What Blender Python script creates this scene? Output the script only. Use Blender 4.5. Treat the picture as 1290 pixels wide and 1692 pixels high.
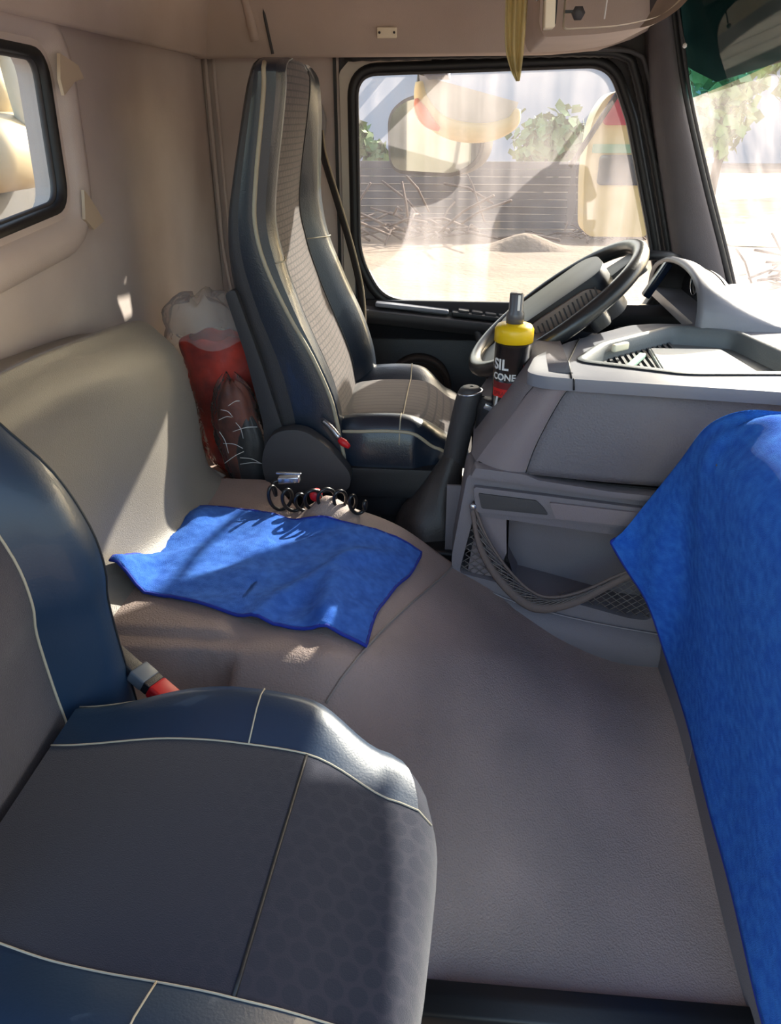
import bpy, bmesh, math, random
from mathutils import Vector, Matrix
from mathutils.geometry import tessellate_polygon
S = bpy.context.scene
for o in list(bpy.data.objects): bpy.data.objects.remove(o)
COL = S.collection
# ---------------------------------------------------------------- camera
PITCH, YAW, FPX = math.radians(27), math.radians(5), 1278.0
EYE = Vector((0, 0, 1.15))
cam = bpy.data.cameras.new('camera'); co = bpy.data.objects.new('camera', cam); COL.objects.link(co)
cam.sensor_fit = 'VERTICAL'; cam.sensor_height = 36.0; cam.lens = 36.0 * FPX / 1692.0
cam.clip_start = 0.02; cam.clip_end = 500
co.location = EYE; co.rotation_euler = (math.pi / 2 - PITCH, 0, YAW)
S.camera = co
# ---------------------------------------------------------------- light
SUN_DIR = Vector((0.480, 0.768, 0.424)).normalized()
w = bpy.data.worlds.new('world'); S.world = w; w.use_nodes = True
wn = w.node_tree.nodes; wl = w.node_tree.links
bg = wn['Background']; sky = wn.new('ShaderNodeTexSky'); sky.sky_type = 'NISHITA'; sky.sun_disc = False
sky.sun_elevation = math.asin(SUN_DIR.z); sky.sun_rotation = math.atan2(SUN_DIR.x, SUN_DIR.y)
sky.air_density = 1.3; sky.dust_density = 3.5; sky.ozone_density = 1.0
wl.new(sky.outputs[0], bg.inputs[0]); bg.inputs[1].default_value = 0.68
sl = bpy.data.lights.new('sun', 'SUN'); sl.energy = 15.5; sl.angle = math.radians(0.6); sl.color = (1.0, 0.93, 0.82)
so = bpy.data.objects.new('sun', sl); COL.objects.link(so)
so.rotation_euler = SUN_DIR.to_track_quat('Z', 'Y').to_euler(); so.location = SUN_DIR * 20
S.view_settings.view_transform = 'Standard'; S.view_settings.look = 'None'
S.view_settings.gamma = 1; S.view_settings.use_curve_mapping = False
S.view_settings.exposure = 0.12

# ================================================================ helpers
def srgb(r, g, b):
    f = lambda c: (c / 255 / 12.92) if c / 255 <= 0.04045 else ((c / 255 + 0.055) / 1.055) ** 2.4
    return (f(r), f(g), f(b), 1)

def mat(name, rgb, rough=0.6, bump=0.0, bscale=400, var=0.0, vscale=6, rgb2=None, metal=0.0, spec=0.5, sheen=0.0, coat=0.0, stretch=None, bdist=0.002):
    m = bpy.data.materials.new(name); m.use_nodes = True
    n, l = m.node_tree.nodes, m.node_tree.links; p = n['Principled BSDF']
    p.inputs['Roughness'].default_value = rough; p.inputs['Metallic'].default_value = metal
    p.inputs['Specular IOR Level'].default_value = spec
    p.inputs['Sheen Weight'].default_value = sheen; p.inputs['Coat Weight'].default_value = coat
    c = srgb(*rgb); p.inputs['Base Color'].default_value = c
    tc = n.new('ShaderNodeTexCoord'); mp = n.new('ShaderNodeMapping'); l.new(tc.outputs['Object'], mp.inputs[0])
    if stretch: mp.inputs['Scale'].default_value = stretch
    if var or rgb2:
        nz = n.new('ShaderNodeTexNoise'); nz.inputs['Scale'].default_value = vscale; nz.inputs['Detail'].default_value = 6
        l.new(mp.outputs[0], nz.inputs['Vector'])
        r = n.new('ShaderNodeValToRGB'); r.color_ramp.elements[0].position = .35; r.color_ramp.elements[1].position = .68
        c2 = srgb(*rgb2) if rgb2 else tuple(max(0, v * (1 - var)) for v in c[:3]) + (1,)
        r.color_ramp.elements[0].color = c2; r.color_ramp.elements[1].color = c if rgb2 else tuple(v * (1 + var) for v in c[:3]) + (1,)
        l.new(nz.outputs[0], r.inputs[0]); l.new(r.outputs[0], p.inputs['Base Color'])
    if bump:
        nb = n.new('ShaderNodeTexNoise'); nb.inputs['Scale'].default_value = bscale; nb.inputs['Detail'].default_value = 3
        l.new(tc.outputs['Object'], nb.inputs['Vector'])
        b = n.new('ShaderNodeBump'); b.inputs['Strength'].default_value = bump; b.inputs['Distance'].default_value = bdist
        l.new(nb.outputs[0], b.inputs['Height']); l.new(b.outputs[0], p.inputs['Normal'])
    return m

def mesh(name, verts, faces, m, parent=None, smooth=True, bevel=0, solid=0, sub=0):
    me = bpy.data.meshes.new(name); me.from_pydata([tuple(v) for v in verts], [], faces); me.update()
    bm = bmesh.new(); bm.from_mesh(me)
    bmesh.ops.remove_doubles(bm, verts=bm.verts, dist=1e-6)
    bmesh.ops.recalc_face_normals(bm, faces=bm.faces)
    if bevel:
        es = [e for e in bm.edges if len(e.link_faces) == 2 and e.calc_face_angle(0) > 0.45]
        bmesh.ops.bevel(bm, geom=es, offset=bevel, segments=3, profile=0.5, affect='EDGES', clamp_overlap=True)
    bm.to_mesh(me); bm.free()
    if smooth:
        for p in me.polygons: p.use_smooth = True
        if bevel: me.set_sharp_from_angle(angle=math.radians(50))
    me.materials.append(m)
    o = bpy.data.objects.new(name, me); COL.objects.link(o)
    if parent: o.parent = parent
    if solid:
        md = o.modifiers.new('solid', 'SOLIDIFY'); md.thickness = solid; md.offset = 0
    if sub:
        md = o.modifiers.new('sub', 'SUBSURF'); md.levels = sub; md.render_levels = sub
    return o

def thing(name, label, cat, group=None, loc=(0, 0, 0)):
    o = bpy.data.objects.new(name, None); COL.objects.link(o); o.empty_display_size = .05
    o['label'] = label; o['category'] = cat
    if group: o['group'] = group
    return o
def tag(o, label, cat, group=None):
    o['label'] = label; o['category'] = cat
    if group: o['group'] = group
    return o
def struct(o, label=None, cat='structure'):
    o['kind'] = 'structure'
    if label: o['label'] = label; o['category'] = cat
    return o
def root_struct(name, label, cat):
    o = thing(name, label, cat); o['kind'] = 'structure'; return o

def cr(pts, n):
    """Catmull-Rom through pts (tuples of any length), n samples per span"""
    P = [tuple(p) for p in pts]; out = []
    for i in range(len(P) - 1):
        a = P[i - 1] if i else tuple(2 * x - y for x, y in zip(P[0], P[1]))
        b, c = P[i], P[i + 1]
        d = P[i + 2] if i + 2 < len(P) else tuple(2 * x - y for x, y in zip(P[-1], P[-2]))
        for k in range(n):
            t = k / n
            out.append(tuple(0.5 * (2 * q + (r - p) * t + (2 * p - 5 * q + 4 * r - s) * t * t + (3 * q - p - 3 * r + s) * t ** 3) for p, q, r, s in zip(a, b, c, d)))
    out.append(P[-1]); return out

def grid(rows):
    v = [p for r in rows for p in r]; nr, nc = len(rows), len(rows[0])
    f = [(i * nc + j, i * nc + j + 1, (i + 1) * nc + j + 1, (i + 1) * nc + j) for i in range(nr - 1) for j in range(nc - 1)]
    return v, f
def gridobj(name, rows, m, parent=None, **k):
    v, f = grid(rows); return mesh(name, v, f, m, parent, **k)
def dense(rows, a, b):
    """rows of control points -> smooth dense grid"""
    rr = [cr(r, b) for r in rows]
    cols = [cr([r[j] for r in rr], a) for j in range(len(rr[0]))]
    return [[cols[j][i] for j in range(len(cols))] for i in range(len(cols[0]))]

class MB:
    def __init__(s): s.v = []; s.f = []
    def add(s, v, f):
        k = len(s.v); s.v += [tuple(x) for x in v]; s.f += [tuple(i + k for i in q) for q in f]; return s
    def box(s, c, d, rot=None):
        x, y, z = [q / 2 for q in d]; R = Matrix.Rotation(rot[0], 3, rot[1]) if rot else Matrix.Identity(3)
        vs = [Vector(c) + R @ Vector((i, j, k)) for i in (-x, x) for j in (-y, y) for k in (-z, z)]
        return s.add(vs, [(0, 1, 3, 2), (4, 6, 7, 5), (0, 4, 5, 1), (2, 3, 7, 6), (0, 2, 6, 4), (1, 5, 7, 3)])
    def tube(s, pts, r, seg=8, closed=False, caps=True):
        pts = [Vector(p) for p in pts]; n = len(pts)
        rs = r if isinstance(r, (list, tuple)) else [r] * n
        up = Vector((0, 0, 1)); rings = []; prev = None
        for i, p in enumerate(pts):
            a = pts[(i - 1) % n] if (closed or i) else p; b = pts[(i + 1) % n] if (closed or i < n - 1) else p
            t = (b - a).normalized()
            if prev is None:
                prev = t.cross(up if abs(t.z) < .95 else Vector((1, 0, 0))).normalized()
            nn = (prev - t * prev.dot(t)).normalized(); prev = nn; bb = t.cross(nn)
            rings.append([p + (nn * math.cos(2 * math.pi * k / seg) + bb * math.sin(2 * math.pi * k / seg)) * rs[i] for k in range(seg)])
        v = [q for r_ in rings for q in r_]; f = []
        m = n if closed else n - 1
        for i in range(m):
            for k in range(seg):
                a = i * seg + k; b = i * seg + (k + 1) % seg; c = ((i + 1) % n) * seg + (k + 1) % seg; d = ((i + 1) % n) * seg + k
                f.append((a, b, c, d))
        if caps and not closed:
            f.append(tuple(range(seg))[::-1]); f.append(tuple((n - 1) * seg + k for k in range(seg)))
        return s.add(v, f)
    def prism(s, poly, ax, a, b, holes=()):
        """poly: 2-D outline in the two axes other than ax, extruded from a to b along ax"""
        def P(q, t):
            return {'x': (t, q[0], q[1]), 'y': (q[0], t, q[1]), 'z': (q[0], q[1], t)}[ax]
        loops = [list(poly)] + [list(h) for h in holes]; flat = [q for L in loops for q in L]
        tri = tessellate_polygon([[Vector((q[0], q[1], 0)) for q in L] for L in loops])
        N = len(flat); v = [P(q, a) for q in flat] + [P(q, b) for q in flat]; f = []
        for t in tri: f.append(tuple(t)); f.append(tuple(i + N for i in reversed(t)))
        k = 0
        for L in loops:
            n = len(L)
            for i in range(n):
                j = (i + 1) % n; f.append((k + i, k + j, k + j + N, k + i + N))
            k += n
        return s.add(v, f)
    def lathe(s, prof, seg=24, c=(0, 0, 0), axis='z'):
        v = []; f = []
        for r, h in prof:
            for k in range(seg):
                a = 2 * math.pi * k / seg; x, y = r * math.cos(a), r * math.sin(a)
                q = {'z': (x, y, h), 'y': (x, h, y), 'x': (h, x, y)}[axis]
                v.append((q[0] + c[0], q[1] + c[1], q[2] + c[2]))
        for i in range(len(prof) - 1):
            for k in range(seg):
                a = i * seg + k; b = i * seg + (k + 1) % seg
                f.append((a, b, b + seg, a + seg))
        f.append(tuple(range(seg))); f.append(tuple((len(prof) - 1) * seg + k for k in range(seg)))
        return s.add(v, f)
    def build(s, name, m, parent=None, **k): return mesh(name, s.v, s.f, m, parent, **k)

def rpoly(pts, r, n=6):
    """round the corners of a 2-D polygon; r one radius or one per corner"""
    out = []; N = len(pts)
    for i in range(N):
        rr = r[i] if isinstance(r, (list, tuple)) else r
        p = Vector(pts[i]); a = (Vector(pts[i - 1]) - p); b = (Vector(pts[(i + 1) % N]) - p)
        rr = min(rr, a.length * .45, b.length * .45); A = p + a.normalized() * rr; B = p + b.normalized() * rr
        for k in range(n + 1):
            t = k / n; q = A * (1 - t) ** 2 + p * 2 * t * (1 - t) + B * t * t; out.append((q.x, q.y))
    return out
def offset2(poly, d):
    out = []; N = len(poly); area = sum(poly[i - 1][0] * poly[i][1] - poly[i][0] * poly[i - 1][1] for i in range(N))
    sg = 1 if area > 0 else -1
    for i in range(N):
        a = Vector(poly[i - 1]); b = Vector(poly[(i + 1) % N]); t = (b - a)
        t = t.normalized() if t.length > 1e-9 else Vector((1, 0))
        out.append((poly[i][0] + sg * t.y * d, poly[i][1] - sg * t.x * d))
    return out
def text(name, s, size, m, parent, M, ext=0.0002, bold=0.0):
    c = bpy.data.curves.new(name, 'FONT'); c.body = s; c.size = size; c.align_x = 'LEFT'; c.extrude = ext; c.offset = bold
    t = bpy.data.objects.new(name, c); COL.objects.link(t)
    dg = bpy.context.evaluated_depsgraph_get(); me = bpy.data.meshes.new_from_object(t.evaluated_get(dg))
    bpy.data.objects.remove(t); bpy.data.curves.remove(c)
    if callable(M):
        for v in me.vertices: v.co = M(v.co)
    else: me.transform(M)
    me.materials.clear(); me.materials.append(m); me.name = name
    o = bpy.data.objects.new(name, me); COL.objects.link(o); o.parent = parent; return o
def lerp(a, b, t): return a + (b - a) * t
def sm(a, b, x):
    t = max(0, min(1, (x - a) / (b - a))); return t * t * (3 - 2 * t)
def interp(tab, x):
    if x <= tab[0][0]: return tab[0][1]
    for (a, b), (c, d) in zip(tab, tab[1:]):
        if x <= c: return b + (d - b) * (x - a) / (c - a)
    return tab[-1][1]

# ================================================================ materials
M_wall = mat('taupe_headliner', (206, 192, 184), .85, .25, 500, .07, 2.5, rgb2=(184, 168, 160))
M_roof = mat('taupe_roof_lining', (204, 186, 174), .85, .25, 500, .07, 3, rgb2=(184, 166, 154))
M_cream = mat('cream_plastic', (248, 236, 210), .55, .1, 300, .06, 9)
M_vinyl = mat('grey_beige_vinyl', (146, 136, 128), .5, .55, 420, .05, 4, spec=.45)
M_vinyl2 = mat('grained_bench_vinyl', (128, 121, 112), .45, .5, 520, .05, 4, spec=.5)
M_floor = mat('grained_floor_vinyl', (174, 152, 142), .62, .9, 330, 0, 3.2, rgb2=(146, 130, 123), spec=.35)
M_rubber = mat('black_rubber', (30, 29, 31), .5, .1, 200)
M_black = mat('black_plastic', (30, 31, 35), .45, .3, 500, spec=.5)
M_charcoal = mat('charcoal_plastic', (64, 62, 64), .55, .3, 600)
M_pillar = mat('grey_pillar_trim', (92, 87, 90), .7, .3, 500, .06, 5)
M_dash = mat('grey_dash_plastic', (120, 113, 117), .6, .4, 500, .04, 6)
M_dash2 = mat('warm_grey_dash_trim', (134, 122, 124), .6, .4, 500, .04, 6)
M_pad = mat('grained_dash_pad', (114, 110, 115), .6, 1.0, 260, .05, 6)
M_trim = mat('silver_grey_trim', (122, 124, 134), .4, .1, 300, spec=.5)
M_leather = mat('navy_leather', (20, 46, 72), .44, .12, 350, .12, 5, spec=.6, coat=.15)
M_leather2 = mat('dark_navy_leather', (26, 36, 50), .33, .25, 350, .1, 5, spec=.6, coat=.15)
M_pipe = mat('cream_piping', (170, 160, 138), .6)
M_stitch = mat('pale_thread', (178, 168, 148), .8)
M_shell = mat('seat_shell_plastic', (52, 50, 52), .55, .3, 500)
M_chrome = mat('bright_metal', (200, 200, 205), .25, metal=.9)
M_red = mat('red_plastic', (200, 24, 34), .4)
M_towel = mat('blue_microfiber', (62, 142, 253), .95, 1.0, 900, .25, 60, rgb2=(38, 112, 236), sheen=.05, spec=.1, bdist=.004)
M_towel1 = mat('pale_blue_microfiber', (74, 136, 236), .95, 1.0, 900, .25, 60, rgb2=(50, 108, 212), sheen=.1, spec=.1, bdist=.004)
M_hem = mat('blue_hem', (20, 46, 150), .8, .5, 700)
M_cable = mat('black_cable', (24, 24, 26), .3, spec=.6)
M_yellow = mat('yellow_plastic', (240, 196, 20), .35, spec=.5)
M_bottle = mat('black_bottle', (26, 24, 28), .22, spec=.6)
M_white = mat('white_print', (235, 232, 228), .5)
M_redp = mat('red_print', (214, 40, 34), .5)
M_dred = mat('dark_red_print', (120, 34, 34), .5)
M_paper = mat('white_paper', (238, 238, 232), .7, .05, 50)
M_green = mat('pale_green_card', (170, 214, 190), .5)
M_lens = mat('dark_gauge_lens', (30, 30, 34), .15, spec=.6)
M_netm = mat('grey_net_cord', (112, 104, 100), .8)
M_elastic = mat('taupe_elastic', (112, 98, 92), .85, .5, 300)

def fabric(name, c1, c2, kind):
    m = mat(name, c1, .92, .35, 900, spec=.2, sheen=.25); n, l = m.node_tree.nodes, m.node_tree.links; p = n['Principled BSDF']
    tc = n.new('ShaderNodeTexCoord'); sx = n.new('ShaderNodeSeparateXYZ'); l.new(tc.outputs['Object'], sx.inputs[0])
    if kind == 'weave':
        cb = n.new('ShaderNodeCombineXYZ'); l.new(sx.outputs['Y'], cb.inputs[0]); l.new(sx.outputs['Z'], cb.inputs[1])
        b = n.new('ShaderNodeTexBrick'); b.inputs['Scale'].default_value = 1; b.inputs['Brick Width'].default_value = .022
        b.inputs['Row Height'].default_value = .0125; b.inputs['Mortar Size'].default_value = .0022; b.inputs['Mortar Smooth'].default_value = .6
        b.inputs['Color1'].default_value = srgb(*c1); b.inputs['Color2'].default_value = srgb(*[int(q * .9) for q in c1]); b.inputs['Mortar'].default_value = srgb(*c2)
        l.new(cb.outputs[0], b.inputs['Vector']); l.new(b.outputs['Color'], p.inputs['Base Color'])
    else:
        a = .0215
        def cell(ox, oy):
            out = []
            for src, s_, o_ in ((sx.outputs['X'], 1 / a, ox), (sx.outputs['Y'], 1 / (a * 1.732), oy)):
                q = n.new('ShaderNodeMath'); q.operation = 'MULTIPLY_ADD'; q.inputs[1].default_value = s_; q.inputs[2].default_value = o_ + 50
                l.new(src, q.inputs[0]); fr = n.new('ShaderNodeMath'); fr.operation = 'FRACT'; l.new(q.outputs[0], fr.inputs[0])
                sb = n.new('ShaderNodeMath'); sb.operation = 'SUBTRACT'; sb.inputs[1].default_value = .5; l.new(fr.outputs[0], sb.inputs[0])
                if s_ != 1 / a:
                    mu = n.new('ShaderNodeMath'); mu.operation = 'MULTIPLY'; mu.inputs[1].default_value = 1.732; l.new(sb.outputs[0], mu.inputs[0]); sb = mu
                out.append(sb)
            cb = n.new('ShaderNodeCombineXYZ'); l.new(out[0].outputs[0], cb.inputs[0]); l.new(out[1].outputs[0], cb.inputs[1])
            ln = n.new('ShaderNodeVectorMath'); ln.operation = 'LENGTH'; l.new(cb.outputs[0], ln.inputs[0]); return ln
        A, B = cell(0, 0), cell(.5, .5)
        mn = n.new('ShaderNodeMath'); mn.operation = 'MINIMUM'; l.new(A.outputs['Value'], mn.inputs[0]); l.new(B.outputs['Value'], mn.inputs[1])
        r = n.new('ShaderNodeValToRGB'); e = r.color_ramp.elements
        e[0].position = .36; e[0].color = srgb(*c2); e[1].position = .44; e[1].color = srgb(*c1)
        l.new(mn.outputs[0], r.inputs[0])
        nz = n.new('ShaderNodeTexNoise'); nz.inputs['Scale'].default_value = 9; l.new(tc.outputs['Object'], nz.inputs['Vector'])
        # the print is worn away near the middle of the cushion
        mx = n.new('ShaderNodeMix'); mx.data_type = 'RGBA'; mx.inputs[7].default_value = srgb(*[int(x * .55 + y * .45) for x, y in zip(c1, c2)])
        mr = n.new('ShaderNodeMapRange'); mr.inputs[1].default_value = -.05; mr.inputs[2].default_value = -.26; l.new(sx.outputs['X'], mr.inputs[0])
        ad = n.new('ShaderNodeMath'); ad.operation = 'MULTIPLY_ADD'; ad.inputs[1].default_value = .8; ad.inputs[2].default_value = 0; ad.use_clamp = True
        nm = n.new('ShaderNodeMath'); nm.operation = 'ADD'; nm.inputs[1].default_value = -.2; l.new(nz.outputs[0], nm.inputs[0])
        a2 = n.new('ShaderNodeMath'); a2.operation = 'ADD'; l.new(mr.outputs[0], a2.inputs[0]); l.new(nm.outputs[0], a2.inputs[1]); l.new(a2.outputs[0], ad.inputs[0])
        l.new(ad.outputs[0], mx.inputs[0]); l.new(r.outputs[0], mx.inputs[6]); l.new(mx.outputs[2], p.inputs['Base Color'])
    return m
M_weave = fabric('woven_seat_cloth', (88, 77, 75), (46, 40, 42), 'weave')
M_dots = fabric('dotted_seat_cloth', (46, 46, 58), (33, 36, 50), 'dots')
M_backcloth = mat('plain_seat_cloth', (62, 58, 66), .92, .5, 900, .12, 14, sheen=.25, spec=.2)

def glass(name, tint=(235, 238, 236), dust=.16, streak=(60, 60, 2.5), dustc=(226, 220, 222)):
    m = bpy.data.materials.new(name); m.use_nodes = True; n, l = m.node_tree.nodes, m.node_tree.links; n.clear()
    o = n.new('ShaderNodeOutputMaterial'); tr = n.new('ShaderNodeBsdfTransparent'); tr.inputs[0].default_value = srgb(*tint)
    gl = n.new('ShaderNodeBsdfGlossy'); gl.inputs['Roughness'].default_value = .03
    df = n.new('ShaderNodeBsdfDiffuse'); df.inputs[0].default_value = srgb(*dustc); tl = n.new('ShaderNodeBsdfTranslucent'); tl.inputs[0].default_value = srgb(*dustc)
    m0 = n.new('ShaderNodeMixShader'); m0.inputs[0].default_value = .6; l.new(df.outputs[0], m0.inputs[1]); l.new(tl.outputs[0], m0.inputs[2])
    lw = n.new('ShaderNodeLayerWeight'); lw.inputs[0].default_value = .5
    pw = n.new('ShaderNodeMath'); pw.operation = 'POWER'; pw.inputs[1].default_value = 5; l.new(lw.outputs['Facing'], pw.inputs[0])
    fr = n.new('ShaderNodeMath'); fr.operation = 'MULTIPLY_ADD'; fr.inputs[1].default_value = .8; fr.inputs[2].default_value = .025; l.new(pw.outputs[0], fr.inputs[0])
    m1 = n.new('ShaderNodeMixShader'); l.new(fr.outputs[0], m1.inputs[0]); l.new(tr.outputs[0], m1.inputs[1]); l.new(gl.outputs[0], m1.inputs[2])
    tc = n.new('ShaderNodeTexCoord'); mp = n.new('ShaderNodeMapping'); mp.inputs['Scale'].default_value = streak; l.new(tc.outputs['Object'], mp.inputs[0])
    nz = n.new('ShaderNodeTexNoise'); nz.inputs['Scale'].default_value = .35; nz.inputs['Detail'].default_value = 4; l.new(mp.outputs[0], nz.inputs['Vector'])
    nz2 = n.new('ShaderNodeTexNoise'); nz2.inputs['Scale'].default_value = 5; nz2.inputs['Detail'].default_value = 3; l.new(tc.outputs['Object'], nz2.inputs['Vector'])
    mu = n.new('ShaderNodeMath'); mu.operation = 'MULTIPLY'; l.new(nz.outputs[0], mu.inputs[0]); l.new(nz2.outputs[0], mu.inputs[1])
    mr = n.new('ShaderNodeMapRange'); mr.inputs[1].default_value = .12; mr.inputs[2].default_value = .42; mr.inputs[3].default_value = dust * .4; mr.inputs[4].default_value = dust * 1.9
    l.new(mu.outputs[0], mr.inputs[0])
    m2 = n.new('ShaderNodeMixShader'); l.new(mr.outputs[0], m2.inputs[0]); l.new(m1.outputs[0], m2.inputs[1]); l.new(m0.outputs[0], m2.inputs[2])
    l.new(m2.outputs[0], o.inputs[0]); return m
G_door = glass('dusty_door_glass', dust=.15)
G_rear = glass('rear_glass', dust=.08)
G_wind = glass('dusty_windscreen', dust=.17)
G_tint = glass('teal_tint_band', tint=(112, 182, 186), dust=.08, dustc=(70, 130, 128))
def film(name, tint, dustc, dust, rough=.12):
    m = bpy.data.materials.new(name); m.use_nodes = True; n, l = m.node_tree.nodes, m.node_tree.links; n.clear()
    o = n.new('ShaderNodeOutputMaterial'); tr = n.new('ShaderNodeBsdfTransparent'); tr.inputs[0].default_value = srgb(*tint)
    gl = n.new('ShaderNodeBsdfGlossy'); gl.inputs['Roughness'].default_value = rough
    df = n.new('ShaderNodeBsdfDiffuse'); df.inputs[0].default_value = srgb(*dustc)
    lw = n.new('ShaderNodeLayerWeight'); lw.inputs[0].default_value = .14
    tc = n.new('ShaderNodeTexCoord'); nz = n.new('ShaderNodeTexNoise'); nz.inputs['Scale'].default_value = 28; nz.inputs['Distortion'].default_value = 1.5
    l.new(tc.outputs['Object'], nz.inputs[0]); bp = n.new('ShaderNodeBump'); bp.inputs['Strength'].default_value = .8; bp.inputs['Distance'].default_value = .01
    l.new(nz.outputs[0], bp.inputs['Height']); l.new(bp.outputs[0], gl.inputs['Normal']); l.new(bp.outputs[0], lw.inputs['Normal'])
    a = n.new('ShaderNodeMixShader'); l.new(lw.outputs['Fresnel'], a.inputs[0]); l.new(tr.outputs[0], a.inputs[1]); l.new(gl.outputs[0], a.inputs[2])
    b = n.new('ShaderNodeMixShader'); b.inputs[0].default_value = dust; l.new(a.outputs[0], b.inputs[1]); l.new(df.outputs[0], b.inputs[2])
    l.new(b.outputs[0], o.inputs[0]); return m
M_film = film('clear_plastic_film', (246, 244, 242), (232, 226, 220), .26)
M_film2 = film('thin_clear_film', (248, 246, 244), (225, 220, 215), .05)
M_ribbon = film('yellowed_plastic_film', (240, 228, 186), (220, 204, 156), .45)

# ================================================================ the cab shell
XR = -0.73           # rear wall
YD = 2.40            # driver door plane
# floor height under the vinyl (engine hump rises towards the driver's side)
def hump0(x, y):
    s = sm(lerp(.74, .70, sm(-.15, .25, x)), lerp(1.04, 1.26, sm(-.15, .25, x)), y); fx = 1 - .7 * sm(-.12, .42, x)
    z = .35 * s * fx
    zb = .36 * sm(1.00, 1.07, y)                       # raised box behind the passenger seat
    k = sm(-.345, -.40, x)
    z = max(z, lerp(z, zb, k)) if y > 1.02 else lerp(z, max(zb, .05 + .12 * sm(.7, 1.0, y)), k)
    z += .05 * math.exp(-((x + .275) / .045) ** 2 - ((y - 1.53) / .05) ** 2)
    return z
def hump(x, y):
    k = lerp(.9, 1.0, sm(-.20, .03, x)); z = 1.15 - (1.15 - hump0(x / k, min(y, 1.62) / k)) * k
    if x < -.38 and y > 1.5: z = lerp(z, .352, sm(1.52, 1.66, y) * sm(-.38, -.43, x))
    return z
rows = []
NX, NY = 110, 120
for i in range(NX + 1):
    x = lerp(XR, .62, i / NX); r = []
    for j in range(NY + 1):
        ye = lerp(1.52, 1.405, sm(-.42, -.30, x)); y = lerp(.70, ye, j / NY); r.append((x, y, hump(x, y)))
    # beyond the gear lever the hump falls to the driver's footwell
    zr = hump(x, ye); lo = .352 if x < -.40 else .02
    for dy, q in ((.008, .03), (.016, .12), (.02, .5), (.03, 1.0)): r.append((x, ye + dy, lerp(zr, lo, q)))
    r.append((x, 2.38, lo))
    rows.append(r)
fl = gridobj('floor', rows, M_floor); struct(fl, 'grey-brown grained vinyl floor mat running up over the engine hump', 'floor')
# raised edge where the hump mat overlaps the front floor mat
sp = [(-0.172, 0.875), (-0.156, 0.901), (-0.134, 0.944), (-0.109, 1.022), (-0.081, 1.109), (-0.044, 1.223), (-0.007, 1.339), (0.014, 1.412)]
e = MB(); e.tube([(x, y, hump(x, y) + .0015) for x, y in cr(sp, 6)], .0022, 6)
seam = e.build('mat_edge', M_vinyl, fl)
# sill and step below the passenger door
sill = root_struct('trim_1', 'black rubber door sill with grey ribbed tread below the floor mat', 'sill')
MB().prism(rpoly([(.665, -.035), (.665, .0), (.69, .012), (.712, .012), (.712, -.035)], .005), 'x', -.2, .62).build('sill_strip', M_rubber, sill, bevel=0)
MB().prism([(.40, -.06), (.40, -.03), (.660, -.022), (.660, -.06)], 'x', -.2, .62).build('tread_plate', M_charcoal, sill, smooth=False)
for k in range(6):
    MB().box((.21, .635 - k * .038, -.0245 - k * .0012), (.82, .006, .006)).build('tread_rib', M_black, sill, smooth=False)
MB().prism([(.20, -.30), (.20, -.27), (.40, -.27), (.40, -.30)], 'x', -.2, .62).build('lower_step', M_charcoal, sill, smooth=False)
MB().box((.21, .398, -.15), (.82, .012, .26)).build('step_riser', M_black, sill, smooth=False)

# rear wall with its window
rw_open = rpoly([(.74, 1.27), (1.50, 1.255), (1.485, 1.0), (1.15, .975), (.74, .975)], [.05, .05, .05, .01, .05])
outer = [(.05, .05), (2.42, .05), (2.42, 1.66), (.05, 1.66)]
rw = MB().prism(outer, 'x', XR - .06, XR, holes=[rw_open]).build('wall_rear', M_wall, smooth=False)
struct(rw, 'taupe rear wall of the cab around the rear window', 'wall')
# moulded surround of the rear window with torn corner flaps
win = root_struct('window_1', 'rear cab window in black rubber with taupe moulded surround, sunlit yard behind', 'window')
o1 = offset2(rw_open, .075); o0 = offset2(rw_open, .012)
n = len(rw_open); ringrows = []
for off, xx in ((.078, XR + .002), (.066, XR + .016), (.045, XR + .020), (.020, XR + .012), (.008, XR - .01)):
    q = offset2(rw_open, off); ringrows.append([(xx, a, b) for a, b in q + [q[0]]])
gridobj('surround', ringrows, M_wall, win)
MB().tube([(XR - .012, a, b) for a, b in offset2(rw_open, .0)], .013, 8, closed=True).build('rubber_gasket', M_rubber, win)
MB().tube([(XR - .018, a, b) for a, b in offset2(rw_open, -.012)], .006, 6, closed=True).build('inner_lip', M_charcoal, win)
mesh('window_glass', [(XR - .03, a, b) for a, b in rw_open], [tuple(range(n))], G_rear, win, smooth=False)
M_flap = mat('aged_flap', (196, 176, 152), .8)
for (cy, cz, pts) in ((1.52, 1.22, [(-.02, .03), (.045, .015), (.06, -.005), (.02, -.012), (-.03, -.035), (-.035, -.01)]),
                      (1.52, .98, [(-.03, .0), (-.015, .05), (.005, .035), (.05, -.012), (.0, -.022)])):
    f = MB().prism([(cy + a, cz + b) for a, b in pts], 'x', XR + .018, XR + .024); f.build('torn_flap', M_flap, win, smooth=False)

# driver side wall: rear quarter panel, then the door
dw = MB().prism([(XR, .0), (-.352, .0), (-.352, 1.66), (XR, 1.66)], 'y', YD, YD + .06).build('wall_driver_side', M_wall, smooth=False)
struct(dw, 'taupe side wall behind the driver door', 'wall')
for dx, r_ in ((.0, .006), (.022, .005)):
    pts = [(XR + .012 + dx + (.0 if z > .8 else (.8 - z) * .1), YD - .008, z) for z in (1.295, 1.1, .9, .8, .6, .3, .1)]
    MB().tube(cr(pts, 4), r_, 8).build('corner_piping', M_wall, dw)
MB().box((-.362, YD - .004, .98), (.008, .01, .64)).build('panel_joint', M_rubber, dw, smooth=False)

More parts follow.
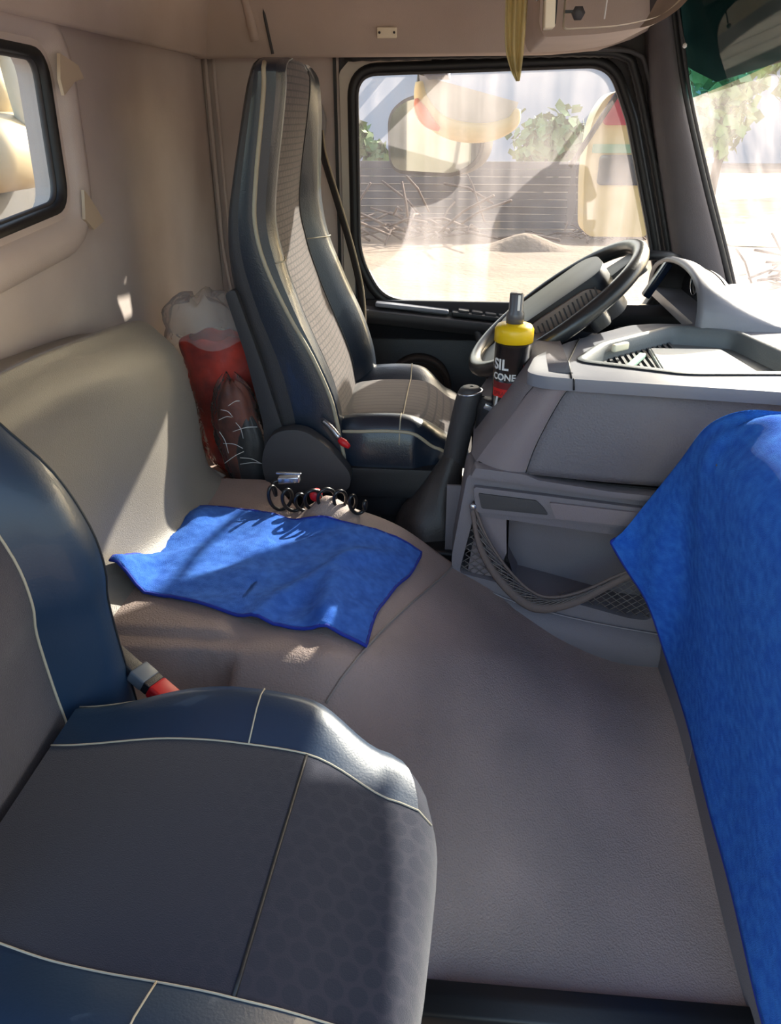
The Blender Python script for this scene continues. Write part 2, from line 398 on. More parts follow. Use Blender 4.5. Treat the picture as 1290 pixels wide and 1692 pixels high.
op = rpoly([(-.305, 1.258), (.372, 1.276), (.44, 1.14), (.535, .86), (.585, .70), (.525, .585), (.13, .616), (-.235, .655), (-.305, .78)],
           [.06, .06, .02, .02, .03, .03, .05, .06, .06], 8)
door = root_struct('door_1', 'driver door with black lower panel, speaker and dusty rounded window', 'door')
dp = [(-.352, 0), (.74, 0), (.74, .60), (.68, .80), (.50, 1.34), (.50, 1.45), (-.352, 1.45)]
MB().prism(dp, 'y', YD + .01, YD + .05, holes=[op]).build('door_shell', M_charcoal, door, smooth=False)
# pale painted frame edge on the rear side of the window
MB().prism(rpoly([(-.350, .60), (-.318, .60), (-.318, 1.22), (-.27, 1.275), (-.1, 1.283), (-.1, 1.293), (-.32, 1.290), (-.350, 1.26)], .01), 'y', YD - .006, YD + .012).build('painted_frame', mat('pale_frame_paint', (196, 186, 172), .5), door, smooth=False)
MB().tube([(a, YD - .004, b) for a, b in offset2(op, .010)], .014, 10, closed=True).build('window_gasket', M_rubber, door)
MB().tube([(a, YD - .012, b) for a, b in offset2(op, -.004)], .005, 6, closed=True).build('gasket_lip', M_charcoal, door)
n = len(op); mesh('window_glass', [(a, YD + .03, b) for a, b in op], [tuple(range(n))], G_door, door, smooth=False)
# ribbed weather strip along the front edge of the door
ws = cr([(-.33, 1.296), (.0, 1.300), (.30, 1.302), (.40, 1.292), (.435, 1.25), (.50, 1.08), (.56, .90), (.615, .72), (.63, .60)], 14)
MB().tube([(x, YD - .035, z) for x, z in ws], [.011 + .0022 * (i % 2) for i in range(len(ws))], 8).build('weather_strip', M_rubber, door)
MB().tube([(x + .026, YD - .05, z + .006) for x, z in ws], .006, 8).build('outer_strip', M_charcoal, door)
# lower door panel: ledge, switch panel, dished card with speaker
MB().prism([(2.40, .0), (2.40, .655), (2.37, .658), (2.345, .63), (2.345, .60), (2.375, .54), (2.35, .45), (2.34, .2), (2.35, .0)], 'x', -.35, .70).build('door_card', M_black, door, bevel=.004)
def skew(mb):   # the sill drops towards the windscreen
    mb.v = [(x, y, z - max(0, (x + .22)) * .10) for x, y, z in mb.v]; return mb
skew(MB().prism(rpoly([(2.305, .625), (2.305, .645), (2.385, .650), (2.385, .60), (2.33, .60)], .008), 'x', -.33, .62)).build('sill_ledge', M_charcoal, door, bevel=.002)
skew(MB().box((-.14, 2.345, .652), (.22, .035, .012))).build('ledge_highlight_strip', M_trim, door, bevel=.004)
skew(MB().box((.07, 2.345, .650), (.18, .05, .014))).build('switch_panel', M_black, door, bevel=.004)
for k in range(4):
    skew(MB().box((.015 + k * .04, 2.345, .660), (.032, .034, .008))).build('window_switch', M_charcoal, door, bevel=.002)
sp_ = MB().lathe([(.012, 0), (.085, -.0), (.092, -.012), (.098, -.004), (.102, .02)], 36, (-.115, 2.335, .40), 'y').build('speaker', mat('brown_speaker_cloth', (66, 54, 48), .8, .8, 500), door)
for k in range(5):
    MB().tube([(-.115 + (.022 + .014 * k) * math.cos(a), 2.333 - .003, .40 + (.022 + .014 * k) * math.sin(a)) for a in [2 * math.pi * i / 32 for i in range(32)]], .0016, 5, closed=True).build('speaker_ring', M_black, sp_)
MB().tube(cr([(.05, 2.33, .60), (.09, 2.30, .50), (.15, 2.29, .38), (.30, 2.30, .33), (.5, 2.31, .33)], 6), .012, 8).build('door_pocket_edge', M_charcoal, door)
hd = MB().tube(cr([(.60, 2.30, .80), (.56, 2.25, .815), (.50, 2.25, .815), (.47, 2.30, .80)], 6), .013, 8).build('grab_handle', M_black, door)

# A pillar between the door and the windscreen
pil = root_struct('trim_2', 'tall grey pillar cover between driver window and windscreen', 'pillar')
pr = []
for z, xa, xb in ((1.62, .385, .42), (1.45, .425, .475), (1.36, .445, .500), (1.20, .475, .552), (1.0, .535, .635), (.81, .595, .720), (.68, .635, .775), (.5, .69, .86)):
    r = []
    for k, (t, d) in enumerate(((0, .0), (.04, -.045), (.25, -.075), (.6, -.09), (.9, -.085), (1.0, -.06), (1.05, .0))):
        r.append((lerp(xa, xb, t), YD - .02 + d, z))
    pr.append(r)
gridobj('pillar_cover', dense(pr, 4, 3), M_pillar, pil)
MB().tube(cr([(xb + .004, YD - .085, z) for z, xb in ((1.5, .462), (1.36, .500), (1.20, .552), (1.0, .635), (.81, .720), (.66, .785))], 5), .010, 8).build('windscreen_seal', M_rubber, pil)
MB().tube(cr([(xb + .020, YD - .075, z) for z, xb in ((1.5, .462), (1.36, .500), (1.20, .552), (1.0, .635), (.81, .720), (.66, .785))], 5), .007, 8).build('seal_edge', M_charcoal, pil)

# windscreen: raked sheet, teal band along the top
def wsx(z): return .50 + (1.36 - z) * .405
def wsp(y, z): return (wsx(z) + .020 + .20 * (1 - ((y - 1.25) / 1.08) ** 2), y, z)
scr = root_struct('window_2', 'dusty windscreen with a teal tint band along its top', 'window')
ys = [2.34 - k * (2.34 - .25) / 24 for k in range(25)]
tb = lambda y: interp([(1.98, 1.262), (2.34, 1.196)], y)
gridobj('windscreen_glass', [[wsp(y, z if z < 1.1 else tb(y)) for y in ys] for z in (.62, .8, 1.0, 1.2)], G_wind, scr)
gridobj('tint_band', [[wsp(y, z if z > 1.25 else tb(y)) for y in ys] for z in (1.2, 1.3, 1.4, 1.6)], G_tint, scr)
# outside sun shield over the windscreen; unseen passenger stretch lowered to shade the seat
rr = []
for x, y, z in [(.520, 2.56, 1.36), (.552, 2.466, 1.295), (.590, 2.40, 1.262), (.634, 2.322, 1.232), (.672, 2.18, 1.250), (.698, 2.079, 1.262), (.72, 2.0, 1.262), (.75, 1.95, 1.175), (.77, 1.85, 1.175), (.80, 1.6, 1.175), (.83, 1.2, 1.175), (.81, .8, 1.175), (.78, .4, 1.175)]:
    rr.append([(x, y, z), (x - .008, y, z + .06), (x - .04, y, z + .16), (x - .09, y, 1.56)])
vis = gridobj('sun_shield', rr, mat('dark_acrylic', (50, 52, 52), .6, spec=.25), solid=.006)
tag(vis, 'dark curved sun shield fixed outside the top of the windscreen', 'visor')

# roof lining: side module over the door, rear module, flat top
def zlow(x): return interp([(-.73, 1.295), (.20, 1.298), (.33, 1.308), (.42, 1.335), (.50, 1.38), (.58, 1.46), (.75, 1.60)], x)
rows = []
for i in range(40):
    x = lerp(XR, .80, i / 39); z0 = zlow(x); r = [(x, 2.40, z0 + .004), (x, 2.345, z0 - .004), (x, 2.330, z0 + .004)]
    for t in (0.15, .3, .5, .7, .85, 1.0):
        r.append((x, lerp(2.33, 1.95, t ** 2.2), lerp(z0, 1.62, t ** .8)))
    for y in (1.4, .9, .4, .05): r.append((x, y, 1.62))
    rows.append(r)
ceil = gridobj('ceiling', rows, M_roof); struct(ceil, 'taupe moulded roof lining over the cab', 'ceiling')
rr = []
for y in (2.40, 2.2, 1.9, 1.5, 1.0, .5, .05):
    rr.append([(XR, y, 1.300), (XR + .028, y, 1.292), (XR + .034, y, 1.30), (XR + .05, y, 1.38), (XR + .09, y, 1.48), (XR + .17, y, 1.57), (XR + .3, y, 1.62)])
gridobj('rear_roof_module', rr, M_roof, ceil)
MB().tube(cr([(-.515, 2.328, 1.30), (-.525, 2.322, 1.36), (-.535, 2.30, 1.44), (-.55, 2.22, 1.54)], 5), .004, 6).build('lining_seam', M_charcoal, ceil)
MB().tube(cr([(-.56, 2.328, 1.33), (-.575, 2.31, 1.42), (-.60, 2.26, 1.50)], 5), .012, 8).build('lining_fold', M_roof, ceil)
# roof above and behind so that only the openings let light in
MB().box((.15, 1.2, 1.69), (2.0, 2.6, .04)).build('outer_roof', M_charcoal, ceil, smooth=False)
pl = thing('screwed_plate', 'small pale rectangular plate with two screws on the roof lining', 'plate')
MB().box((-.212, 2.318, 1.345), (.052, .006, .024)).build('plate', M_cream, pl, bevel=.003)
for s in (-1, 1): MB().lathe([(.003, -.004), (.003, 0)], 10, (-.212 + s * .019, 2.315, 1.345), 'y').build('screw', M_charcoal, pl)

# overhead locker at the top of the frame
lk = thing('overhead_locker', 'cream overhead locker with hinged lid and dark latch above the driver window', 'locker')
MB().prism(rpoly([(.100, 1.62), (.112, 1.285), (.122, 1.268), (.22, 1.272), (.300, 1.284), (.342, 1.312), (.385, 1.40), (.42, 1.62)], [0, .01, .006, .1, .06, .03, .05, 0]), 'y', 1.50, 1.85).build('locker_body', M_roof, lk, bevel=.004)
MB().prism(rpoly([(.146, 1.60), (.150, 1.278), (.235, 1.281), (.300, 1.293), (.333, 1.318), (.37, 1.40), (.40, 1.60)], [0, .008, .1, .06, .03, .05, 0]), 'y', 1.475, 1.505).build('locker_lid', M_cream, lk, bevel=.004)
MB().box((.118, 1.485, 1.44), (.016, .05, .325), (-.05, 'Y')).build('hinge_strip', M_cream, lk, bevel=.002)
MB().box((.132, 1.49, 1.42), (.010, .02, .27)).build('hinge_gap', M_rubber, lk, smooth=False)
lt = MB().lathe([(.002, -.010), (.010, -.009), (.011, 0)], 6, (.170, 1.474, 1.298), 'y').build('latch', M_charcoal, lk)
MB().box((.158, 1.470, 1.300), (.018, .005, .004)).build('latch_lever', M_black, lt, smooth=False)
MB().tube([(.212, 1.474, 1.29), (.214, 1.474, 1.34), (.218, 1.474, 1.45)], .0012, 5).build('lid_score', M_white, lk)
MB().box((.103, 1.48, 1.325), (.014, .02, .014), (.5, 'Y')).build('catch', M_rubber, lk, bevel=.002)

# yellowed plastic strip hanging from the roof
rb = []
prof = [(1.60, .016, 0), (1.45, .017, .0), (1.33, .018, .001), (1.26, .016, .002), (1.225, .010, .006), (1.205, .003, .011)]
for z, hw, dx in cr(prof, 5):
    rb.append([(.072 + dx + hw * u, 1.50 + .010 * math.sin(u * 7 + z * 9) + .004 * math.sin(u * 15), z) for u in [k / 14 * 2 - 1 for k in range(15)]])
tag(gridobj('hanging_plastic_strip', rb, M_ribbon, solid=.0008), 'yellowed see-through plastic strip hanging over the driver window', 'strip')

# pull cord near the windscreen
pc = thing('pull_cord', 'thin cord with a white bead hanging beside the windscreen top', 'cord')
MB().tube(cr([(.475, 2.22, 1.45), (.49, 2.22, 1.38), (.505, 2.22, 1.335), (.515, 2.22, 1.312)], 5), .0016, 6).build('cord', M_charcoal, pc)
MB().lathe([(.001, -.006), (.005, -.003), (.005, .003), (.001, .006)], 12, (.516, 2.22, 1.305)).build('bead', M_white, pc)

# ================================================================ bench behind the seats
bb = []
for y in (.965, 1.05, 1.2, 1.32, 1.45, 1.60, 1.67, 1.705, 1.72):
    k = max(0, (y - 1.60) / .12); dz = -.05 * k ** 2; dx = -.05 * k ** 3 - .05 * sm(1.5, 1.1, y)
    top = interp([(.1, .82), (1.15, .81), (1.45, .785), (1.60, .765), (1.72, .73)], y)
    bb.append([(XR + .002, y, top - .02 + dz), (XR + .05, y, top + dz), (-.655 + dx * .3, y, top - .015 + dz), (-.615 + dx * .5, y, top - .06 + dz), (-.597 + dx, y, top - .13 + dz),
               (-.590 + dx, y, .55), (-.585 + dx, y, .45), (-.572 + dx, y, .39), (-.545 + dx * .6, y, .356)])
bb.append([(XR + .002, 1.725, p[2]) for p in bb[-1]])
bb = [[tuple(EYE + (Vector(p) - EYE) * .905) for p in r] for r in bb]
bb = [[(XR + .002, p[0][1], p[0][2] - .01)] + p for p in bb]
rows = dense(bb, 4, 5)
rows = [[(max(x, XR + .001), min(y, 1.575), z) for x, y, z in r] for r in rows]
bn = gridobj('bench_backrest', rows, M_vinyl2); tag(bn, 'grey vinyl covered bench back against the rear wall, rounded along its top', 'bench')

# ================================================================ seats
def seat_back(root, prof, yc, hw, M_ctr, M_side, M_bol, ztop, recess=.03, cn=None, cf=None):
    """prof: rows (z, x_rear, x_front); the cushion-facing side looks to +X"""
    rows = []; P = cr(prof, 4)
    zt = P[-1][0]
    for q, s_ in ((.010, .93), (.018, .80), (.023, .60)):
        xm = (P[-1][1] + P[-1][2]) / 2; P.append((zt + q, lerp(xm, P[-1][1], .93), lerp(xm, P[-1][2], .93), s_))
    for p in P:
        z, xr, xf = p[:3]; s_ = p[3] if len(p) > 3 else 1
        h = hw * s_; b = [( -h + .03, xr, 0), (-h, xr + .012, 0), (-h, lerp(xr, xf, .30), 0), (-h, lerp(xr, xf, .42), 0), (-h - .004, lerp(xr, xf, .70), 0), (-h, xf - .020, 0), (-h + .012, xf - .004, 0),
                            (-h + .03, xf, 0), (-h + .055, xf - .006, 0), (-h + .078, xf - recess * .65, 0), (-h + .095, xf - recess, 0)]
        if cn:
            n_, f_ = interp(cn, z), interp(cf, z); pip = b[5]
            bn_ = b[:5] + [(b[5][0], xf - .006, 0), (-h + .006, xf + n_ * .55, 0), (-h + .028, xf + n_, 0), (-h + .055, xf + n_ - .003, 0), (-h + .080, xf + n_ - recess * .6, 0), (-h + .097, xf + n_ - recess, 0)]
            bf_ = b[:5] + [(b[5][0], xf - .006, 0), (-h + .006, xf + f_ * .55, 0), (-h + .028, xf + f_, 0), (-h + .055, xf + f_ - .006, 0), (-h + .080, xf + lerp(f_, n_, .6) - recess * .6, 0), (-h + .097, xf + n_ - recess, 0)]
            m_ = xf + n_ - recess
            sec = bn_ + [(-h * .35, m_ + .005, 0), (0, m_ + .008, 0), (h * .35, m_ + .005, 0)] + [(-a, x, c) for a, x, c in reversed(bf_)]
            rows.append([(x, yc + a, z) for a, x, c in sec]); continue
        ctr = [(-h * .35, xf - recess + .006, 0), (0, xf - recess + .009, 0), (h * .35, xf - recess + .006, 0)]
        sec = b + ctr + [(-a, x, c) for a, x, c in reversed(b)]
        rows.append([(x, yc + a, z) for a, x, c in sec])
    nb = 11; last = len(rows[0]) - 1
    def part(name, a, b, m, **k): return gridobj(name, [r[a:b + 1] for r in rows], m, root, **k)
    part('backrest_shell', 0, 3, M_shell); part('backrest_shell', last - 3, last, M_shell)
    part('side_cover', 3, 6, M_side); part('side_cover', last - 6, last - 3, M_side)
    part('side_bolster', 6, 10, M_bol); part('side_bolster', last - 10, last - 6, M_bol)
    part('backrest_cloth', 10, last - 10, M_ctr)
    gridobj('backrest_rear', [[r[0], r[-1]] for r in rows], M_shell, root)
    top = rows[-1]; mesh('backrest_top', top, [tuple(range(len(top)))], M_side, root)
    return rows, last

# ---------------- driver seat
ds = thing('driver_seat', 'high-backed navy leather driver seat with woven cloth centre beside the window', 'seat')
prof = [(.44, -.445, -.240), (.53, -.430, -.255), (.60, -.437, -.270), (.69, -.450, -.306), (.78, -.470, -.353), (.88, -.482, -.395), (.96, -.478, -.410), (1.04, -.461, -.402), (1.14, -.436, -.384), (1.20, -.420, -.374), (1.232, -.408, -.372)]
prof = [(z, a, b) for z, a, b in prof]
rows, last = seat_back(ds, prof, 1.85, .232, M_weave, M_leather2, M_leather2, 1.25, recess=.016,
    cn=[(.5, .002), (.7, .006), (.8, .02), (.9, .03), (1.3, .03)], cf=[(.5, .035), (.66, .05), (.82, .06), (.95, .06), (1.05, .05), (1.15, .038), (1.25, .02)])
for k in (5, last - 5):
    MB().tube([Vector(r[k]) + Vector((.001, 0, .0)) for r in rows[:-2]], .0045, 8).build('piping', M_pipe, ds)
for k in (10, last - 10):
    MB().tube([Vector(r[k]) + Vector((.001, 0, .0)) for r in rows[:-2]], .0022, 6).build('seam_thread', M_black, ds)
for ri in (20,):
    for a, b in ((6, 10), (last - 10, last - 6)):
        MB().tube([Vector(rows[ri][j]) + Vector((.0015, 0, .004)) for j in range(a, b + 1)], .0014, 5).build('cross_seam', M_stitch, ds)
# plastic lower shell corner, recline cover
MB().prism(rpoly([(-.430, .36), (-.426, .54), (-.454, .70), (-.486, .825), (-.464, .835), (-.425, .70), (-.38, .52), (-.36, .36)], .01), 'y', 1.600, 1.622).build('lower_shell', M_shell, ds, bevel=.006)
rc = MB().prism(rpoly([(-.415, .37), (-.430, .47), (-.40, .535), (-.33, .545), (-.27, .50), (-.225, .44), (-.23, .40)], .04), 'y', 1.565, 1.60).build('recliner_cover', M_charcoal, ds, bevel=.010)
def cushion(root, x0, x1, yc, hw, z0, zt, M_c, M_b, mid=.145, seamx=None, rise=.03, M_cb=None, droop=.13, taper=0, shear=0):
    rows = []; N = 30; bw = .10
    cols = []
    for i in range(N + 1):
        t = i / N; x = lerp(x0, x1, t)
        # front nose roll-over
        rr = .09; zn = 0; xx = x
        rows_y = []
        hwx = hw * (1 - .10 * sm(.72, 1.0, t) - .08 * sm(.35, .0, t)); ysh = taper * (t - .5); hwx *= 1 - (.10 * sm(.5, 0, t) if taper else 0)
        zc = zt + .015 * math.sin(t * 3.0) - .035 * sm(.62, 1.0, t) ** 2
        sect = []
        for u, dz in ((-1.0, -droop), (-1.03, -droop * .6), (-1.02, -.035), (-.985, -.006), (-.93, rise * .8), (-.86, rise), (-.77, rise * .82), (-.67, rise * .35), (-.60, .0), (-.5, .003), (-.3, .005), (0, .006)):
            sect.append((u, dz))
        sect = sect + [(-u, d) for u, d in reversed(sect[:-1])]
        k = 1 - .55 * sm(.55, 1, t)
        k *= sm(.02, .5, t) if taper else .35 + .65 * sm(0.0, .25, t)
        rows.append([(xx + shear * u * hwx * t - .035 * abs(u) ** 5 * sm(.55, 1, t), yc + ysh + u * hwx, zc + (d * k if d > 0 else d)) for u, d in sect])
    # nose: curve down
    last = rows[-1]
    for a, dx, dz in ((1, .022, -.008), (2, .038, -.028), (3, .045, -.06), (4, .042, -.11), (5, .03, -.16)):
        rows.append([(x + dx * (1 - .75 * min(1, abs((y - yc) / hw)) ** 4), yc + (y - yc) * (1 - .02 * a), min(z, zt + .02) + dz if j not in (0, len(last) - 1) else z + dz * .35) for j, (x, y, z) in enumerate(last)])
    nc = len(last) - 1
    def part(name, i0, i1, a, b, m): return gridobj(name, [[r[j] for j in range(a, b + 1)] for r in rows[i0:i1 + 1]], m, root)
    si = int(N * seamx) if seamx else None
    for a, b in ((0, 8), (nc - 8, nc)):
        part('cushion_bolster', 0, N + 1, a, b, M_b); part('nose_bolster', N + 1, N + 5, a, b, M_cb or M_b)
    part('cushion_cloth', 0, si or N, 8, nc - 8, M_c)
    part('front_cloth', si or N, N + 5, 8, nc - 8, M_c)
    return rows, nc, si
rows, nc, si = cushion(ds, -.30, .0, 1.85, .235, .4, .515, M_weave, M_leather2, seamx=.62, rise=.025)
for k in (3, nc - 3):
    MB().tube([Vector(r[k]) + Vector((0, 0, .001)) for r in rows[2:-2]], .004, 8).build('piping', M_pipe, ds)
MB().tube([Vector(rows[si][j]) + Vector((0, 0, .001)) for j in range(2, nc - 1)], .0016, 6).build('cross_seam', M_stitch, ds)
MB().prism(rpoly([(-.40, .02), (-.36, .40), (-.02, .40), (.02, .34), (-.05, .30), (-.08, .02)], .02), 'y', 1.64, 2.06).build('seat_base', M_black, ds, bevel=.01)
MB().prism(rpoly([(-.30, .37), (-.30, .44), (-.02, .44), (.035, .40), (.03, .37)], .015), 'y', 1.60, 2.08).build('cushion_tray', M_black, ds, bevel=.008)
rt = MB().tube(cr([(-.252, 1.575, .520), (-.240, 1.572, .512), (-.228, 1.57, .503)], 4), [.005, .007, .008, .009, .009, .008, .007, .006, .004], 8).build('release_tab', M_red, ds)
MB().tube(cr([(-.29, 1.60, .552), (-.27, 1.585, .542), (-.250, 1.575, .522)], 4), .006, 8).build('tab_lever', M_chrome, ds)

# belt and its guide beside the driver's backrest
sb = thing('seat_belt', 'dark seat belt with pale edge running down behind the driver seat from a grey guide', 'seat belt')
MB().prism(rpoly([(-.425, 1.10), (-.392, 1.10), (-.385, 1.15), (-.40, 1.19), (-.425, 1.18)], .012), 'y', 2.36, 2.385).build('belt_guide', mat('grey_guide', (150, 146, 146), .4), sb, bevel=.006)
gr = []
for x, y, z in cr([(-.392, 2.350, 1.12), (-.385, 2.345, 1.06), (-.345, 2.32, .94), (-.300, 2.29, .80), (-.275, 2.27, .68), (-.270, 2.25, .5)], 5):
    gr.append([(x - .020, y + .02, z - .005), (x - .01, y + .004, z), (x, y, z)])
gridobj('belt_webbing', gr, mat('charcoal_webbing', (58, 54, 52), .8, .5, 900), sb, solid=.0015)
MB().tube([r[2] for r in gr], .0028, 6).build('belt_edge', mat('worn_webbing_edge', (172, 156, 130), .8), sb)

# ---------------- passenger seat
ps = thing('passenger_seat', 'navy leather passenger seat with dark dotted cloth cushion, nearest the camera', 'seat')
pp = [(.40, -.66, -.420), (.456, -.66, -.424), (.52, -.655, -.430), (.595, -.655, -.434), (.641, -.655, -.430), (.702, -.66, -.439), (.775, -.68, -.472), (.843, -.705, -.532), (.93, -.74, -.60), (1.02, -.78, -.655), (1.12, -.80, -.69), (1.20, -.80, -.70)]
pp = [(z, max(a, -.71 + .0 * z) if z > .8 else a, max(b, -.64)) for z, a, b in pp]
rows, last = seat_back(ps, pp, .58, .238, M_backcloth, M_leather, M_leather, 1.22, recess=.058)
for k in (10, last - 10):
    MB().tube([Vector(r[k]) + Vector((.001, 0, 0)) for r in rows[:-2]], .0018, 6).build('piping', M_stitch, ps)
for k in (6, last - 6):
    MB().tube([Vector(r[k]) + Vector((.0005, 0, 0)) for r in rows[:-2]], .0016, 6).build('edge_thread', M_black, ps)
rows, nc, si = cushion(ps, -.46, -.048, .522, .232, .4, .488, M_dots, M_leather, seamx=.76, rise=.022, M_cb=M_dots, taper=-.03, shear=.05)
for k in (8, nc - 8):
    MB().tube([Vector(r[k]) + Vector((0, 0, .001)) for r in rows[:-3]], .0011, 6).build('seam_thread', M_stitch, ps)
MB().tube([Vector(r[nc - 3]) + Vector((0, 0, .001)) for r in rows[:-3]], .0009, 6).build('edge_thread', M_stitch, ps)
for a, b in ((2, 8), (nc - 8, nc - 2)):
    MB().tube([Vector(rows[17][j]) + Vector((0, 0, .0012)) for j in range(a, b + 1)], .0010, 5).build('cross_seam', M_stitch, ps)
MB().tube([Vector(rows[si][j]) + Vector((0, 0, -.0005)) for j in range(8, nc - 7)], .0022, 6).build('front_seam', M_rubber, ps)
MB().prism(rpoly([(-.44, .02), (-.46, .38), (-.02, .38), (-.04, .32), (-.10, .02)], .02), 'y', .38, .74).build('seat_base', M_black, ps, bevel=.01)

# buckle of the passenger belt
bk = thing('seat_belt_buckle', 'seat belt buckle with bright red button standing between passenger backrest and cushion', 'buckle')
R = Matrix.Translation((-.392, .800, .460)) @ Matrix.Rotation(math.radians(30), 4, 'Y') @ Matrix.Rotation(math.radians(-20), 4, 'Z') @ Matrix.Scale(.75, 4)
def bx(name, c, d, m, bev=.003):
    o = MB().box(c, d).build(name, m, bk, bevel=bev); o.data.transform(R); return o
bx('strap_sleeve', (-.085, 0, .0), (.09, .032, .016), M_black); bx('buckle_body', (-.030, 0, 0), (.034, .046, .024), mat('grey_buckle', (96, 104, 112), .4), .004)
bx('buckle_neck', (-.008, 0, 0), (.014, .042, .022), M_black, .002)
rbn = bx('release_button', (.022, 0, 0), (.048, .046, .026), M_red, .006)
text('press_lettering', 'PRESS', .013, M_dred, bk, R @ Matrix.Translation((.008, -.0235, -.006)) @ Matrix.Rotation(math.radians(90), 4, 'X'), .0003)

# ================================================================ towel on the hump
random.seed(4)
A, B, C_, D = Vector((-.522, 1.362)), Vector((-.066, 1.335)), Vector((-.120, .962)), Vector((-.552, 1.046))
rows = []; NU, NV = 70, 56
for i in range(NU + 1):
    u = i / NU; r = []
    for j in range(NV + 1):
        v = j / NV
        p = A.lerp(B, u).lerp(D.lerp(C_, u), v)
        p = p + Vector((0.012 * math.sin(v * 5 + 1) * (1 if u > .5 else .4), .010 * math.sin(u * 7 + .5) + .012 * math.sin(u * 3.2) * (v - .5)))
        z = hump(p.x, p.y) + .05 * sm(-.50, -.55, p.x) * sm(1.2, 1.05, p.y)
        z = max(z, hump(p.x, p.y)) + .006
        z += .022 * math.exp(-((u - .80 - .1 * (v - .5)) / .05) ** 2) * sm(.25, .8, v) * (1 - .4 * sm(.9, 1, v))
        z += .014 * math.exp(-((u - .93 + .35 * v) / .05) ** 2) * sm(.1, .4, v)
        z += .016 * math.exp(-((u - .07) / .05) ** 2 - ((v - .20) / .12) ** 2) + .012 * math.exp(-((u - .03) / .05) ** 2 - ((v - .95) / .1) ** 2)
        z += .004 * math.sin(u * 19 + v * 8) * math.sin(v * 13) + .0015 * random.random()
        r.append((p.x, p.y, z))
    rows.append(r)
tw = thing('folded_blue_towel', 'blue microfiber towel spread flat on the engine hump', 'towel')
gridobj('towel_cloth', rows, M_towel1, tw, solid=.004)
edge = rows[0] + [r[-1] for r in rows[1:]] + rows[-1][::-1][1:] + [r[0] for r in rows[::-1][1:-1]]
MB().tube(edge[::2], .0032, 6, closed=True).build('hem', M_hem, tw)

# towel draped over the dash
DP = [(.458, -.08), (.455, .05), (.45, .2), (.435, .4), (.41, .55), (.392, .64), (.390, .69), (.405, .73), (.44, .752), (.50, .755), (.58, .740), (.70, .735)]
def along(sv_):
    q = 0
    for (a, b), (c, d) in zip(DP, DP[1:]):
        L_ = math.hypot(c - a, d - b)
        if sv_ <= q + L_: t = (sv_ - q) / L_; return lerp(a, c, t), lerp(b, d, t)
        q += L_
    return DP[-1]
def dcol(yb, sb_, yt, st, n=9):
    r = []
    for k in range(n):
        t = k / (n - 1); x, z = along(lerp(sb_, st, t)); r.append((x - .010 * sm(.82, .6, lerp(sb_, st, t)), lerp(yb, yt, t), z + .016 * sm(.70, .80, lerp(sb_, st, t))))
    return r
def line(a, b, bow, n=9):
    return [tuple(lerp(a[i], b[i], k / (n - 1)) + (bow[i] * math.sin(math.pi * k / (n - 1))) for i in range(3)) for k in range(n)]
ctl = [line((.312, 1.338, .418), (.318, 1.338, .428), (0, 0, 0)),
       line((.352, 1.318, .362), (.362, 1.322, .510), (-.004, -.01, 0)),
       line((.392, 1.293, .302), (.388, 1.260, .625), (-.010, -.02, 0)),
       dcol(1.268, .275, 1.169, .800), dcol(1.137, .258, 1.118, .860), dcol(.997, .236, 1.10, .935), dcol(.887, .209, 1.03, .985),
       dcol(.755, .180, .88, 1.0), dcol(.63, .150, .72, 1.0), dcol(.50, .14, .56, 1.0)]
rows = dense(ctl, 9, 6)
rows = [[(x - .0015 * math.sin(i * .3 + j * .1), y, z + .0015 * math.sin(i * .5) * math.sin(j * .37)) for j, (x, y, z) in enumerate(r)] for i, r in enumerate(rows)]
t2 = thing('draped_blue_towel', 'large bright blue microfiber towel draped over the passenger side of the dash', 'towel')
gridobj('towel_cloth', rows, M_towel, t2, solid=.005)
MB().tube([r[0] for r in rows], .0035, 6).build('hem', M_hem, t2)
MB().tube(rows[0], .0035, 6).build('hem', M_hem, t2)

# ================================================================ bags behind the driver seat
def blob(prof, yc, dy, n=20, seed=1, crink=.01, kk=.94):
    """prof rows: z, xleft, xright"""
    random.seed(seed); rows = []; ph = [random.random() * 6 for _ in range(6)]
    for i, (z, a, b) in enumerate(cr(prof, 4)):
        cx, hx = (a + b) / 2, (b - a) / 2; r = []
        for k in range(n * 2 + 1):
            t = math.pi * k / n
            w_ = 1 + crink * 8 * (math.sin(3 * t + ph[0] + z * 30) * .4 + math.sin(7 * t + ph[1] - z * 60) * .3 + math.sin(11 * t + ph[2] + z * 90) * .2)
            hy = dy * min(1, hx / .05)
            r.append((cx + hx * math.cos(t) * w_, yc + hy * math.sin(t) * w_, z + .5 * crink * math.sin(5 * t + ph[3])))
        rows.append([tuple(EYE + (Vector(q) - EYE) * kk) for q in r])
    return rows
bag = thing('red_bag', 'red cloth bundle in a clear plastic bag with gathered top behind driver seat', 'bag')
M_redc = mat('red_cloth', (250, 66, 36), .6, .6, 60, .2, 14, rgb2=(150, 30, 24))
def cap(rows): return rows
rows = blob([(.31, -.60, -.55), (.36, -.64, -.53), (.46, -.655, -.515), (.54, -.67, -.50), (.61, -.685, -.495), (.655, -.69, -.51), (.672, -.66, -.55)], 1.86, .06, seed=3, crink=.008)
gridobj('red_cloth', rows, M_redc, bag)
rows = blob([(.31, -.605, -.54), (.40, -.655, -.515), (.54, -.68, -.49), (.61, -.70, -.485), (.66, -.715, -.49), (.70, -.722, -.495), (.735, -.715, -.52), (.76, -.69, -.56), (.765, -.65, -.60)], 1.86, .075, seed=5, crink=.022)
gridobj('clear_wrap', rows[:17], M_film2, bag)
gridobj('gathered_top', rows[16:], M_film, bag)
bg2 = thing('clear_bag', 'clear plastic bag of brown and black items standing beside the red bag', 'bag')
